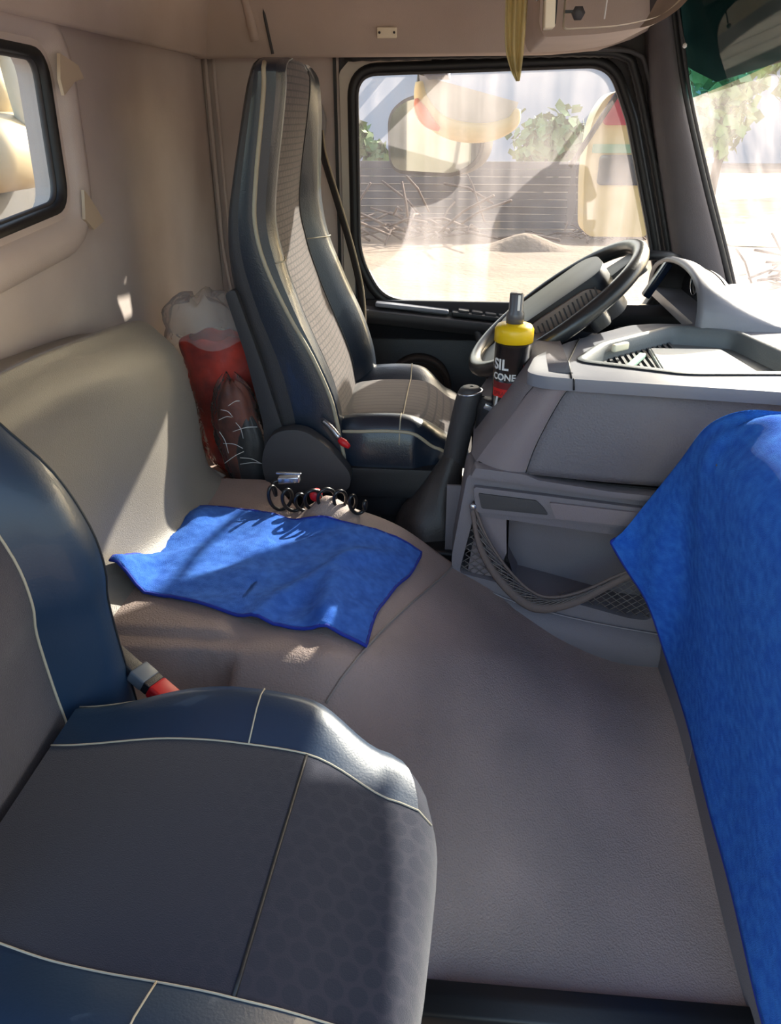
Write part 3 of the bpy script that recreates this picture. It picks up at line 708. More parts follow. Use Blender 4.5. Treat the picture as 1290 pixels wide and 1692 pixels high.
M_brown = mat('orange_brown_item', (150, 74, 50), .6, .8, 70, .3, 20, rgb2=(84, 44, 38))
M_dk = mat('dark_item', (52, 52, 56), .5, .8, 60, .3, 20, rgb2=(28, 28, 32))
rows = blob([(.318, -.545, -.50), (.36, -.56, -.485), (.45, -.575, -.475), (.52, -.578, -.49), (.565, -.565, -.505), (.585, -.55, -.53)], 1.76, .03, seed=7, crink=.012)
gridobj('brown_contents', rows, M_brown, bg2)
rows = blob([(.312, -.525, -.455), (.36, -.535, -.452), (.42, -.535, -.46), (.47, -.525, -.475), (.50, -.51, -.49)], 1.742, .032, seed=9, crink=.012)
gridobj('dark_contents', rows, M_dk, bg2)
rows = blob([(.308, -.55, -.45), (.36, -.57, -.445), (.45, -.585, -.455), (.52, -.588, -.475), (.575, -.575, -.495), (.60, -.555, -.52)], 1.75, .045, seed=11, crink=.02)
gridobj('clear_wrap', rows, M_film2, bg2)
random.seed(5)
for k in range(11):      # creases of the film, running every way
    z = .40 + random.random() * .19; x0 = -.535 + random.random() * .05; a = random.uniform(-1.3, .6); L_ = random.uniform(.025, .06)
    p0 = Vector((x0, 1.602, z)); p1 = p0 + Vector((math.cos(a) * L_, .003, math.sin(a) * L_)); pm = (p0 + p1) / 2 + Vector((.004, -.004, .006))
    MB().tube(cr([p0, pm, p1], 5), .0008, 5).build('film_crease', M_white, bg2)

# ================================================================ coiled air hose
ch = thing('coiled_hose', 'coiled thin black hose with silver and red ends on the hump behind towel', 'hose')
pts = []
cx0, cx1 = -.365, -.165
keys = [(-.424, .018), (-.40, .028), (-.375, .026), (-.345, .020), (-.31, .024), (-.27, .026), (-.232, .022), (-.205, .018), (-.18, .013)]
N = 9 * 26; 
for i in range(N + 1):
    t = i / N; a = t * 7.5 * 2 * math.pi; x = lerp(cx0, cx1, t ** .95); R_ = interp([(0, .030), (.12, .030), (.25, .020), (.45, .028), (.62, .030), (.8, .024), (1, .014)], t)
    stretch_ = interp([(0, .55), (.2, .9), (.5, 1.3), (.75, .9), (1, .6)], t)
    pts.append((x + R_ * .62 * math.cos(a) * stretch_ , 1.375 + R_ * .5 * math.cos(a + .7), .432 + .006 + R_ + R_ * math.sin(a)))
MB().tube(pts, .0038, 7).build('hose_coil', M_cable, ch)
MB().tube(cr([pts[0], (-.365, 1.41, .485), (-.335, 1.42, .49)], 4), .004, 7).build('hose_end', M_cable, ch)
MB().box((-.332, 1.415, .492), (.045, .016, .014), (-.1, 'Y')).build('silver_fitting', M_chrome, ch, bevel=.003)
MB().box((-.332, 1.415, .505), (.052, .006, .004)).build('fitting_lever', M_chrome, ch, bevel=.001)
MB().lathe([(.003, -.012), (.010, -.011), (.0125, -.004), (.0125, .004), (.010, .011), (.003, .012)], 18, (-.272, 1.385, .474), 'y').build('red_end', M_red, ch)

# ================================================================ gear lever
MB().box((-.05, 1.60, .16), (.24, .26, .29)).build('lever_platform', M_black, fl, bevel=.01)
gl = thing('gear_lever', 'black gear lever with chrome-ringed knob and leather boot', 'lever')
def ell(c, rx, ry, n=20, ph=0): return [(c[0] + rx * math.cos(2 * math.pi * k / n + ph), c[1] + ry * math.sin(2 * math.pi * k / n + ph), c[2]) for k in range(n + 1)]
rows = []
for i, (z, cx, rx, ry) in enumerate(cr([(.30, -.045, .085, .09), (.34, -.04, .075, .08), (.38, -.030, .055, .06), (.43, -.015, .038, .04), (.47, -.002, .026, .028), (.50, .008, .020, .022)], 4)):
    r = []
    for k in range(41):
        a = 2 * math.pi * k / 40; w_ = 1 + .05 * math.sin(6 * a + i * .4) * (1 - i / 24)
        r.append((cx + rx * math.cos(a) * w_, 1.60 + ry * math.sin(a) * w_, z))
    rows.append(r)
gridobj('boot', rows, mat('worn_black_leather', (62, 56, 54), .5, .4, 200, .2, 12), gl)
rows = [ell((cx, 1.60, z), rx, ry) for z, cx, rx, ry in cr([(.46, .0, .026, .026), (.54, .014, .027, .025), (.59, .024, .028, .026), (.622, .030, .027, .026), (.638, .032, .019, .019), (.640, .034, .004, .004)], 4)]
gridobj('lever_sleeve', rows, M_charcoal, gl)
MB().tube([(.032 + .025 * math.cos(a), 1.60 + .024 * math.sin(a) - .002, .628 + .004 * math.cos(a)) for a in [2 * math.pi * k / 24 for k in range(24)]], .003, 6, closed=True).build('chrome_ring', M_chrome, gl)
rows = [ell((cx, 1.57, z), rx, ry) for z, cx, rx, ry in cr([(.45, .050, .016, .016), (.52, .058, .018, .018), (.58, .066, .020, .020), (.605, .069, .022, .022), (.622, .070, .016, .018), (.628, .058, .004, .004)], 4)]
gridobj('range_switch', rows, M_black, gl)
MB().box((.069, 1.548, .612), (.018, .006, .012), (.4, 'Y')).build('switch_badge', M_chrome, gl, bevel=.002)

# ================================================================ dash
db = thing('dashboard', 'grey truck dash with fabric-grained console, silver top trim and open tray', 'dashboard')
# upper trim plate with the tray opening
out = [(.128, 1.395), (.155, 1.372), (.215, 1.360), (.56, 1.315), (.625, 1.22), (.64, .40), (.90, .40), (.93, 1.2), (.90, 2.0), (.80, 2.30), (.53, 2.30), (.53, 1.80), (.44, 1.80), (.38, 1.775), (.23, 1.62), (.150, 1.50)]
tray = rpoly([(.235, 1.475), (.298, 1.597), (.475, 1.760), (.600, 1.722), (.655, 1.50), (.64, 1.43), (.414, 1.410)], .022, 4)
MB().prism(rpoly(out, .02, 4), 'z', .712, .735, holes=[tray]).build('top_trim', M_trim, db, bevel=.004)
tr_o = offset2(tray, .002)
rows = [[(a, b, z) for a, b in offset2(tray, d) + [offset2(tray, d)[0]]] for d, z in ((.012, .738), (.004, .741), (-.004, .736), (-.008, .718), (-.012, .702))]
gridobj('tray_wall', rows, mat('tray_grey', (96, 102, 106), .5, .2, 300), db)
mesh('tray_floor', [(a, b, .703) for a, b in offset2(tray, .0)], [tuple(range(len(tray)))], mat('tray_floor_grey', (104, 108, 110), .6), db, smooth=False)
for k in range(16):
    x = .26 + k * .0135; y0 = 1.455; y1 = min(1.74, 1.44 + (x - .20) * 1.35)
    if y1 - y0 > .01: MB().box((x, (y0 + y1) / 2, .706), (.006, y1 - y0, .007)).build('tray_rib', mat('rib_grey', (64, 66, 70), .6) if k == 0 else bpy.data.materials['rib_grey'], db, smooth=False)
MB().box((.332, 1.60, .732), (.045, .012, .016), (.7, 'Z')).build('tray_clip', M_cream, db, bevel=.004)
MB().tube([(.128 + .004, 1.40, .733), (.155, 1.374, .735)], .003, 6)
# trim joint near the left end
MB().tube([(.205, 1.362, .736), (.212, 1.47, .7362), (.255, 1.645, .736)], .0018, 5).build('trim_joint', M_rubber, db)
MB().tube([(.209, 1.361, .736), (.211, 1.358, .715)], .0018, 5).build('trim_joint', M_rubber, db)
# rounded nose that closes the left end of the trim
rows = []
for (x, y0, z) in cr([(.045, 1.42, .548), (.075, 1.412, .60), (.108, 1.405, .655), (.135, 1.395, .70), (.165, 1.385, .728), (.215, 1.372, .734)], 5):
    rows.append([(x + .002, 1.402, z - .001), (x - .008, y0 + .02, z + .004), (x - .004, y0 + .12, z + .004), (x, 1.80, z)])
gridobj('console_side', rows, M_dash, db)
# end panel (warm grey strip) and padded face
def facegrid(L, R_, y_of, n=10):
    return [[(lerp(l[0], r[0], t), y_of(t, k / (len(L) - 1)), lerp(l[1], r[1], t)) for t in [i / n for i in range(n + 1)]] for k, (l, r) in enumerate(zip(L, R_))]
L = cr([(.044, .549), (.075, .600), (.110, .655), (.140, .700), (.162, .722)], 3); R_ = cr([(.138, .540), (.150, .590), (.170, .645), (.192, .695), (.206, .716)], 3)
gridobj('end_strip', facegrid(L, R_, lambda t, k: 1.385 - .014 * math.sin(math.pi * min(1, t * .8)) + .02 * (1 - t) ** 3, 8), M_dash2, db)
L2 = [(a + .003, b) for a, b in R_]; nL = len(L2); R2 = [(.66, lerp(.515, .716, k / (nL - 1))) for k in range(nL)]
def ypad(t, k): return 1.3775 - sm(0, .3, t) * (.024 * math.sin(math.pi * min(1, k * .9 + .08)))
gridobj('dash_pad', facegrid(L2, R2, ypad, 24), M_pad, db, solid=.006)
MB().tube([Vector((a, 1.3795, b)) for a, b in R_], .0022, 6).build('pad_seam', mat('seam_grey', (150, 144, 146), .6), db)
# dark shadow gap under the pad
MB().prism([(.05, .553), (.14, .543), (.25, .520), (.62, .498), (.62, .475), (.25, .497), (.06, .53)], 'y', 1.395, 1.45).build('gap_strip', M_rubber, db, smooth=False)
MB().prism(rpoly([(.044, .553), (.138, .543), (.165, .532), (.30, .514), (.46, .502), (.46, .490), (.30, .502), (.15, .520), (.035, .533)], .003), 'y', 1.365, 1.40).build('pad_lip', M_dash, db, bevel=.003)
# lower console carcass
MB().prism([(.075, .535), (.46, .50), (.62, .50), (.62, .0), (.45, .03), (.2, .05), (.075, .10)], 'y', 1.50, 1.72).build('console_body', M_dash, db, smooth=False)
plate_o = rpoly([(.030, .535), (.165, .522), (.465, .492), (.465, .085), (.33, .095), (.2, .130), (.09, .185), (.035, .240), (.002, .320)], [.02, .02, 0, 0, .05, .05, .05, .03, .04])
hole = rpoly([(.046, .440), (.10, .436), (.43, .398), (.43, .210), (.385, .212), (.20, .262), (.022, .306)], [.01, .02, .01, .02, .02, .04, .012])
MB().prism(plate_o, 'y', 1.385, 1.50, holes=[hole]).build('console_frame', M_dash, db, bevel=.006)
MB().prism(rpoly([(.042, .510), (.165, .498), (.46, .468), (.46, .422), (.18, .447), (.05, .455)], .008), 'y', 1.372, 1.39).build('drawer_front', M_dash, db, bevel=.004)
MB().prism(rpoly([(.052, .498), (.165, .487), (.182, .470), (.190, .457), (.060, .466)], .004), 'y', 1.368, 1.376).build('finger_recess', M_charcoal, db, bevel=.002)
MB().prism(rpoly([(.19, .485), (.46, .462), (.46, .432), (.205, .450)], .004), 'y', 1.366, 1.376).build('drawer_moulding', M_dash2, db, bevel=.003)
MB().box((.22, 1.485, .33), (.46, .006, .26)).build('pocket_back', M_dash, db, smooth=False)
MB().prism([(.055, .435), (.112, .428), (.118, .35), (.10, .29), (.04, .30)], 'y', 1.40, 1.415).build('pocket_divider', M_dash2, db, smooth=False)
rows = [[(.118, 1.40, .43), (.118, 1.48, .42)], [(.121, 1.40, .34), (.123, 1.48, .33)], [(.14, 1.40, .285), (.15, 1.48, .28)]]
gridobj('pocket_wall', rows, M_dash, db)
# lower bulging lip; a pale tube paints the highlight along its seam
low = cr([(.010, .295), (.045, .252), (.12, .196), (.22, .150), (.33, .117), (.465, .098)], 6); up_ = cr([(.020, .300), (.06, .280), (.14, .243), (.24, .215), (.34, .195), (.465, .176)], 6)
rows = []
for (a, b), (c, d) in zip(low, up_):
    rows.append([(c, 1.386, d), (lerp(a, c, .8), 1.368, lerp(b, d, .85)), (lerp(a, c, .4), 1.360, lerp(b, d, .4)), (a, 1.366, b), (a + .005, 1.39, b - .035), (a + .01, 1.41, b - .10)])
gridobj('lower_lip', rows, M_dash, db)
MB().tube([(c, 1.380, d + .001) for c, d in up_[8:]], .0016, 5).build('lip_highlight', bpy.data.materials['seam_grey'], db)
MB().box((.098, 1.355, .188), (.035, .01, .008), (.5, 'Y')).build('mat_slot', M_rubber, db, smooth=False)
# passenger side body
px_prof = [(.455, -.02), (.470, .15), (.478, .3), (.490, .45), (.508, .58), (.535, .68), (.575, .728), (.64, .735), (.90, .735), (.90, -.02)]
MB().prism(rpoly([(a + .022, b) for a, b in px_prof], .01), 'y', .50, 1.40) if False else None
mbp = MB(); mbp.v = []; 
def pbody(y0, y1, dx):
    P = [(a + dx, b) for a, b in px_prof]; n = len(P)
    v = [(a, y0, b) for a, b in P] + [(a, y1, b) for a, b in P]; f = [tuple(range(n)), tuple(range(n, 2 * n))] + [(i, (i + 1) % n, (i + 1) % n + n, i + n) for i in range(n)]
    return v, f
def dprism(P, y0, y1, name):
    n = len(P); v = [(a, y0, b) for a, b in P] + [(a, y1, b) for a, b in P]
    mesh(name, v, [tuple(range(n)), tuple(range(n, 2 * n))] + [(i, (i + 1) % n, (i + 1) % n + n, i + n) for i in range(n)], M_dash, db, bevel=.004)
dprism(DP + [(.90, .733), (.90, -.08)], .42, 1.10, 'passenger_dash')
dprism(DP[:4] + [(.415, .50), (.90, .50), (.90, -.08)], 1.10, 1.385, 'lower_panel')
# driver side body under the wheel
MB().prism([(1.46, .05), (1.46, .68), (1.75, .70), (1.84, .712), (2.33, .60), (2.33, .05)], 'x', .46, .85).build('driver_dash', M_black, db, smooth=False)
MB().prism(rpoly([(.10, .53), (.14, .60), (.24, .70), (.46, .705), (.46, .30), (.2, .30)], .02), 'y', 1.62, 1.80).build('knee_panel', M_black, db, bevel=.008)
for k, (x, z) in enumerate(((.235, .742), (.262, .745), (.30, .748))):
    MB().lathe([(.003, 0), (.009, .002), (.009, .014), (.003, .016)], 12, (x, 1.70 + .02 * k, z - .01)).build('dash_knob', M_chrome if k else M_charcoal, db)
# instrument hood with its dark lens
rows = []
for t in [k / 20 for k in range(21)]:
    a = math.pi * (1.0 - t); cy = 2.0
    y = cy - .235 * math.cos(a) * -1; h = max(0, math.sin(a)) ** .6; z = .732 + h * lerp(.115, .085, t)
    d = (y - cy)
    rows.append([(.525, y, z), (.518, cy + d * 1.05, z + .008 * h), (.532, cy + d * 1.09, z + .014 * h), (.565, cy + d * 1.10, z + .006 * h), (.63, cy + d * 1.11, lerp(.733, z, .62)), (.71, cy + d * 1.12, lerp(.732, z, .2)), (.78, cy + d * 1.12, .733)])
gridobj('instrument_hood', rows, M_trim, db)
rows2 = [[tuple(r[0]), (.57, lerp(r[0][1], 2.0, .06), lerp(.735, r[0][2], .93)), (.61, lerp(r[0][1], 2.0, .12), lerp(.735, r[0][2], .86))] for r in rows]
gridobj('hood_lining', rows2, M_charcoal, db)
ln = [(.60, lerp(r[0][1], 2.0, .1), lerp(.735, r[0][2], .9)) for r in rows]
mesh('gauge_lens', ln, [tuple(range(len(ln)))], M_lens, db, smooth=False)
for yy, rr_ in ((2.09, .034), (1.98, .036), (1.89, .022)):
    MB().tube([(.598, yy + rr_ * math.cos(a), .778 + rr_ * math.sin(a)) for a in [2 * math.pi * k / 24 for k in range(24)]], .002, 6, closed=True).build('gauge_ring', M_chrome, db)
MB().box((.510, 2.12, .775), (.020, .03, .10), (.5, 'Y')).build('display_strip', mat('blue_black_display', (30, 42, 66), .2), db, bevel=.004)
MB().box((.60, 1.83, .745), (.09, .05, .004), (.3, 'Z')).build('top_vent', M_charcoal, db, bevel=.001)
for k in range(4): MB().box((.60, 1.812 + k * .012, .749), (.08, .003, .005), (.3, 'Z')).build('vent_slat', M_black, db, smooth=False)

# things in the tray
pp_ = thing('paper_stack', 'white folded papers lying in the dash tray', 'paper')
MB().prism([(.395, 1.455), (.405, 1.66), (.555, 1.665), (.585, 1.46)], 'z', .706, .714).build('paper_block', M_paper, pp_, smooth=False)
MB().prism([(.398, 1.44), (.408, 1.655), (.550, 1.66), (.575, 1.45)], 'z', .7145, .7165).build('top_sheet', M_paper, pp_, smooth=False)
gc = MB().box((.345, 1.53, .716), (.014, .16, .010), (-.45, 'Z')).build('pale_green_pen', M_green, bevel=.003); tag(gc, 'pale green plastic pen lying in the dash tray beside the papers', 'pen')

# parcel net on the console
nt = thing('parcel_net', 'sagging grey elastic parcel net stretched across the console pocket', 'net')
band = cr([(.040, 1.380, .462), (.058, 1.372, .385), (.095, 1.366, .318), (.150, 1.362, .262), (.200, 1.360, .246), (.270, 1.364, .268), (.345, 1.370, .318), (.425, 1.376, .362)], 8)
top_ = cr([(.047, 1.378, .462), (.075, 1.368, .400), (.120, 1.36, .335), (.170, 1.356, .288), (.215, 1.355, .276), (.275, 1.360, .292), (.345, 1.368, .330), (.425, 1.375, .367)], 8)
gridobj('elastic_band', [[(a[0], a[1] + .0, a[2] - .012), (a[0], a[1] - .010, a[2] - .004), (a[0] + .002, a[1] - .010, a[2] + .008), (a[0] + .004, a[1] + .002, a[2] + .013)] for a in band], M_elastic, nt, solid=.003)
MB().tube(top_, .0032, 6).build('top_cord', M_elastic, nt)
nm = MB(); nb_ = len(band)
for i in range(2, nb_ - 6, 2):
    nm.tube([band[i], top_[i + 4]], .0012, 5); nm.tube([top_[i], band[i + 4]], .0012, 5)
    nm.tube([Vector(band[i]) + Vector((0, -.006, .004)), Vector(top_[min(nb_ - 1, i + 6)]) + Vector((0, -.006, -.002))], .0012, 5)
nm.build('gathered_net', M_netm, nt)['kind'] = 'stuff'
nm = MB()
def inpoly(p, poly):
    c = False
    for i in range(len(poly)):
        (x1, y1), (x2, y2) = poly[i - 1], poly[i]
        if (y1 > p[1]) != (y2 > p[1]) and p[0] < (x2 - x1) * (p[1] - y1) / (y2 - y1) + x1: c = not c
    return c
for reg in ([(.046, .44), (.058, .385), (.095, .318), (.112, .292), (.022, .306)], [(.22, .262), (.30, .285), (.36, .33), (.425, .362), (.43, .212), (.385, .214)]):
    for s_ in (-1, 1):
        for q in range(-40, 60):
            c0 = q * .016; seg = []
            for k in range(60):
                x = .02 + k * .007; z = c0 + s_ * (x * .75) + .1
                if inpoly((x, z), reg): seg.append((x, 1.392, z))
                else:
                    if len(seg) > 1: nm.tube([seg[0], seg[-1]], .0011, 4)
                    seg = []
            if len(seg) > 1: nm.tube([seg[0], seg[-1]], .0011, 4)
nm.build('diamond_mesh', M_netm, nt)['kind'] = 'stuff'
MB().lathe([(.004, -.006), (.007, -.004), (.007, .0), (.004, .002)], 12, (.043, 1.372, .468), 'y').build('net_hook', M_chrome, nt)

# ================================================================ steering wheel
sw = thing('steering_wheel', 'black steering wheel with ribbed hub pad, seen edge-on before the driver window', 'steering wheel')
cW = Vector((.222, 1.86, .752)); ax = Vector((.38, 0, .293)).normalized(); ay = Vector((0, 1, 0)); nW = ax.cross(ay).normalized()
if nW.z < 0: nW = -nW
def W(a, b, c): return cW + ax * a + ay * b + nW * c
MB().tube([W(.222 * math.cos(t), .222 * math.sin(t), 0) for t in [2 * math.pi * k / 64 for k in range(64)]], .0185, 12, closed=True).build('rim', mat('satin_black_rim', (36, 38, 42), .3, .15, 300, spec=.6), sw)
def slab(name, poly, h0, h1, m, bev, dome=0):
    mb = MB().prism(poly, 'z', h0, h1); mb.v = [tuple(W(x, y, z)) for x, y, z in mb.v]; return mb.build(name, m, sw, bevel=bev)
slab('hub', rpoly([(-.12, -.135), (.12, -.148), (.14, -.10), (.14, -.0), (.11, .05), (-.10, .05), (-.14, -.03)], .045), -.06, .044, mat('glossy_black_hub', (22, 24, 34), .42, .1, 300, spec=.35), .018)
for poly in ([(.05, -.215), (.085, -.215), (.10, -.11), (.02, -.11)], [(.05, .215), (.085, .215), (.10, .11), (.02, .11)], [(-.215, -.07), (-.215, .07), (-.09, .09), (-.09, -.09)], [(.215, -.03), (.215, .03), (.12, .05), (.12, -.05)]):
    slab('spoke', rpoly(poly, .012), -.045, -.004, M_black, .008)
# ribbed side of the hub facing the passenger side
rb_o = rpoly([(-.105, -.070), (.02, -.085), (.105, -.070), (.125, -.04), (.10, -.012), (-.04, -.008), (-.105, -.025)], .03)
mb = MB().prism([(a, b) for a, b in rb_o], 'y', -.010, .0)
mb.v = [tuple(W(x - .015, -.146 + y, z + .044)) for x, y, z in mb.v]; rbp = mb.build('ribbed_pad', mat('taupe_ribbed_plastic', (120, 104, 96), .5), sw, bevel=.002)
for k in range(19):
    a = -.092 + k * .0108; p0, p1 = W(a - .015, -.157, -.024), W(a - .005, -.157, .026)
    MB().tube([p0, p1], .0018, 5).build('pad_rib', M_charcoal, rbp)
mb = MB(); mb.tube([W(0, 0, -.04), W(0, 0, -.12), W(.02, 0, -.26)], [.055, .05, .045], 16); mb.build('column', M_black, sw)
MB().tube([W(.05, .10, -.08), W(.12, .20, -.07), W(.14, .26, -.07)], .010, 8).build('stalk', M_black, sw)

# ================================================================ spray bottle
bt = thing('spray_bottle', 'black silicone spray bottle with yellow collar and grey cap beside the console', 'bottle')
bc = (.112, 1.555); br = .037; zb = .490; zt = .752
MB().lathe([(.004, zb), (br - .004, zb), (br, zb + .005), (br, zt)], 36, (bc[0], bc[1], 0)).build('bottle_body', M_bottle, bt)
MB().lathe([(br, zt - .001), (br + .002, zt), (br + .002, zt + .024), (br - .003, zt + .032), (.020, zt + .036)], 36, (bc[0], bc[1], 0)).build('yellow_collar', M_yellow, bt)
MB().lathe([(.018, zt + .034), (.0175, zt + .055), (.014, zt + .060), (.014, zt + .092), (.012, zt + .094)], 24, (bc[0], bc[1], 0)).build('spray_cap', mat('grey_cap', (86, 84, 88), .3), bt)
MB().box((bc[0] + .004, bc[1] - .0135, zt + .077), (.005, .003, .030)).build('nozzle_strip', M_white, bt, bevel=.001)
MB().lathe([(.03, .0), (.045, .0), (.045, .012), (.03, .012)], 20, (bc[0], bc[1], zb - .014)).build('base_ring', M_black, bt)
def cyl(ang0, z0, vertical=False):
    def f(v):
        if vertical: u, h = -v.y, v.x
        else: u, h = v.x, v.y
        a = ang0 + u / br; r = br + .0004 + v.z
        return Vector((bc[0] + r * math.sin(a), bc[1] - r * math.cos(a), z0 + h))
    return f
text('lettering', 'SIL', .030, M_white, bt, cyl(-1.22, zt - .052), bold=.0008)
text('lettering', 'CONE', .0185, M_white, bt, cyl(-1.22, zt - .073), bold=.0006)
def band_patch(name, a0, a1, z0, z1, m):
    rows = [[(bc[0] + (br + .0003) * math.sin(a), bc[1] - (br + .0003) * math.cos(a), z) for a in [lerp(a0, a1, k / 10) for k in range(11)]] for z in (z0, z1)]
    return gridobj(name, rows, m, bt)
band_patch('red_band', -1.25, .12, zt - .110, zt - .092, M_redp); band_patch('dark_red_band', -1.25, .12, zt - .092, zt - .078, M_dred)
text('lettering', 'SPRAY', .012, M_dred, bt, cyl(-1.1, zt - .106))
text('side_lettering', 'SILICONE', .020, M_dred, bt, cyl(.95, zt - .125, True))
text('side_lettering', 'SPRAY 300 ml', .008, M_white, bt, cyl(.62, zt - .12, True)) if False else None
for k in range(9):
    random.seed(k); a = -1.0 + k * .11; z = zt - .135 - (k % 4) * .018
    rows = [[(bc[0] + (br + .0005) * math.sin(a + d * .5 + e_), bc[1] - (br + .0005) * math.cos(a + d * .5 + e_), z + q) for d in (0, .25 + .1 * random.random())] for e_, q in ((0, 0), (.12, .016 + .012 * random.random()))]
    gridobj('silver_graphic', rows, M_white, bt)
band_patch('lower_red_patch', -.9, -.3, zb + .01, zb + .03, M_redp)
# the small shelf the bottle stands on
MB().box((.135, 1.60, .484), (.15, .14, .012)).build('side_shelf', M_black, db, bevel=.003)

# ================================================================ outside
M_dirt = mat('pale_dirt', (136, 114, 94), .95, .6, 8, 0, .8, rgb2=(108, 90, 74), bdist=.05)
GZ = -1.25
gd = mesh('ground', [(-60, -30, GZ), (60, -30, GZ), (60, 60, GZ), (-60, 60, GZ)], [(0, 1, 2, 3)], M_dirt, smooth=False); struct(gd, 'bare pale dirt yard', 'ground')
M_fence = mat('weathered_fence', (104, 94, 92), .9, .4, 20, .15, 1.5)
fn = thing('yard_fence', 'long grey horizontal board fence across the far side of the yard', 'fence')
fm = {}
for k in range(9):
    for q in range(4):
        o = MB().box((-13.2 + q * 5.2, 20 + .02 * ((k * 7 + q * 3) % 3), GZ + .09 + k * .165), (5.16, .05, .158)).build('board', M_fence, fn, smooth=False)
for q in range(5): MB().box((-15.8 + q * 5.2, 20.08, GZ + .75), (.14, .14, 1.6)).build('post', mat('post_grey', (96, 90, 88), .9) if q == 0 else bpy.data.materials['post_grey'], fn, smooth=False)
M_leaf = [mat('leaf_%s' % n_, c, .8, .3, 30, .3, 2) for n_, c in (('pale', (150, 164, 112)), ('mid', (112, 132, 84)), ('yellow', (176, 180, 120)))]
def tree(name, x, y, h, r, mi, label, group, seed=0, n=700, trunk=True):
    random.seed(seed); t = thing(name, label, 'tree', group)
    v, f = [], []
    cl = [(Vector((random.gauss(0, r * .45), random.gauss(0, r * .35), h * (.45 + .5 * random.random()))), r * (.35 + .35 * random.random())) for _ in range(9)]
    for _ in range(n):
        c, cr_ = random.choice(cl); d = Vector((random.gauss(0, 1), random.gauss(0, 1), random.gauss(0, .8))).normalized() * cr_ * (.7 + .4 * random.random())
        p = Vector((x, y, GZ)) + c + d; a = Vector((random.gauss(0, 1), random.gauss(0, 1), random.gauss(0, 1))).normalized() * r * .16; b = a.cross(d).normalized() * r * .13
        k = len(v); v += [p - a, p - b, p + a, p + b]; f.append((k, k + 1, k + 2, k + 3))
    o = mesh('foliage', v, f, M_leaf[mi], t, smooth=False); o['kind'] = 'stuff'
    MB().tube([(x, y, GZ), (x + .1, y, GZ + h * .35), (x, y, GZ + h * .7)], [r * .10, r * .08, r * .04], 8).build('trunk', mat('bark_%s_%d' % (name, seed), (104, 88, 72), .9), t)
spots = [(-12, 29, 2.4, 1.3, 1), (-8.0, 28, 2.2, 1.2, 0), (-4.4, 29, 2.5, 1.3, 1), (-.8, 28, 2.0, 1.2, 2), (2.6, 29, 2.2, 1.3, 1), (6.2, 28, 2.1, 1.2, 0), ]
ordn = ['first', 'second', 'third', 'fourth', 'fifth', 'sixth', 'seventh', 'eighth']
for i, (x, y, h, r, m_) in enumerate(spots):
    tree('leafy_tree', x, y, h, r, m_, 'low leafy tree beyond the yard fence, %s of the row counted from the left' % ordn[i], 'trees beyond the fence', i)
for i, (x, y, h, r, m_) in enumerate([(8.6, 30, 4.6, 1.7, 0), (13.2, 33, 6.0, 1.9, 1), (17.5, 30, 6.2, 2.1, 0)]):
    tree('roadside_tree', x, y, h, r, m_, 'tall leafy tree ahead of the truck, %s from the driver side pillar' % ordn[i], 'trees ahead of the truck', 30 + i, 600)
# hazy hill line
hp = [(-45, GZ)] + [(x, 6.4 + 1.6 * math.sin(x * .11 + .6) + .7 * math.sin(x * .31)) for x in range(-45, 46, 3)] + [(45, GZ)]
rows = [[(x, 52 - 0 * x, GZ) for x, z in hp[1:-1]], [(x, 54, lerp(GZ, z, .6)) for x, z in hp[1:-1]], [(x, 57, z) for x, z in hp[1:-1]]]
hl = gridobj('hill', rows, mat('hazy_hill', (172, 164, 166), 1)); struct(hl, 'low hazy blue-grey hill line on the horizon', 'hill')
# grass strip ahead of the truck
gs = mesh('lawn', [(5.6, 17.5, GZ + .02), (16, 16.5, GZ + .02), (24, 27, GZ + .02), (6.8, 27.5, GZ + .02)], [(0, 1, 2, 3)], mat('dry_grass', (170, 176, 110), .95, .5, 20, .2, 3), smooth=False); gs['kind'] = 'stuff'; tag(gs, 'strip of dry green grass beyond the windscreen', 'grass')
def brush(name, c, s, seed, label, n=46):
    random.seed(seed); mb = MB()
    for _ in range(n):
        p = Vector((c[0] + random.gauss(0, s), c[1] + random.gauss(0, s * .4), GZ + .02 + abs(random.gauss(0, s * .25))))
        d = Vector((random.gauss(0, 1), random.gauss(0, .6), random.gauss(0, .35))).normalized() * s * (.3 + .5 * random.random())
        q = p + d * 2; q.z = max(q.z, GZ + .03); mb.tube([p, (p + q) / 2 + Vector((0, 0, s * .1)), q], .018 * s + .008, 4)
    o = mb.build(name, mat(name + '_wood_%d' % seed, (104, 84, 74), .9)); o['kind'] = 'stuff'; tag(o, label, 'branches')
brush('brush_pile', (-1.6, 17.9), 1.1, 1, 'tangle of cut branches heaped before the yard fence, left of the window middle')
brush('branch_heap', (2.9, 18.3), .45, 2, 'smaller heap of twigs at the fence foot, right of the larger pile')
brush('fallen_branches', (5.4, 13.2), .7, 3, 'dead branches lying on the dirt ahead of the windscreen', 30)
dm = []
for i in range(13):
    t = i / 12 * 2 - 1; dm.append([(1.3 + t * 1.2, 16.9 + u * .5, GZ + .30 * math.exp(-t * t * 4) * (1 - u * u) * (1 if u else 1)) for u in [k / 6 * 2 - 1 for k in range(13 // 2 + 1)]])
tag(gridobj('dirt_mound', dm, M_dirt), 'low mound of loose dirt in front of the brush piles at the fence', 'mound')

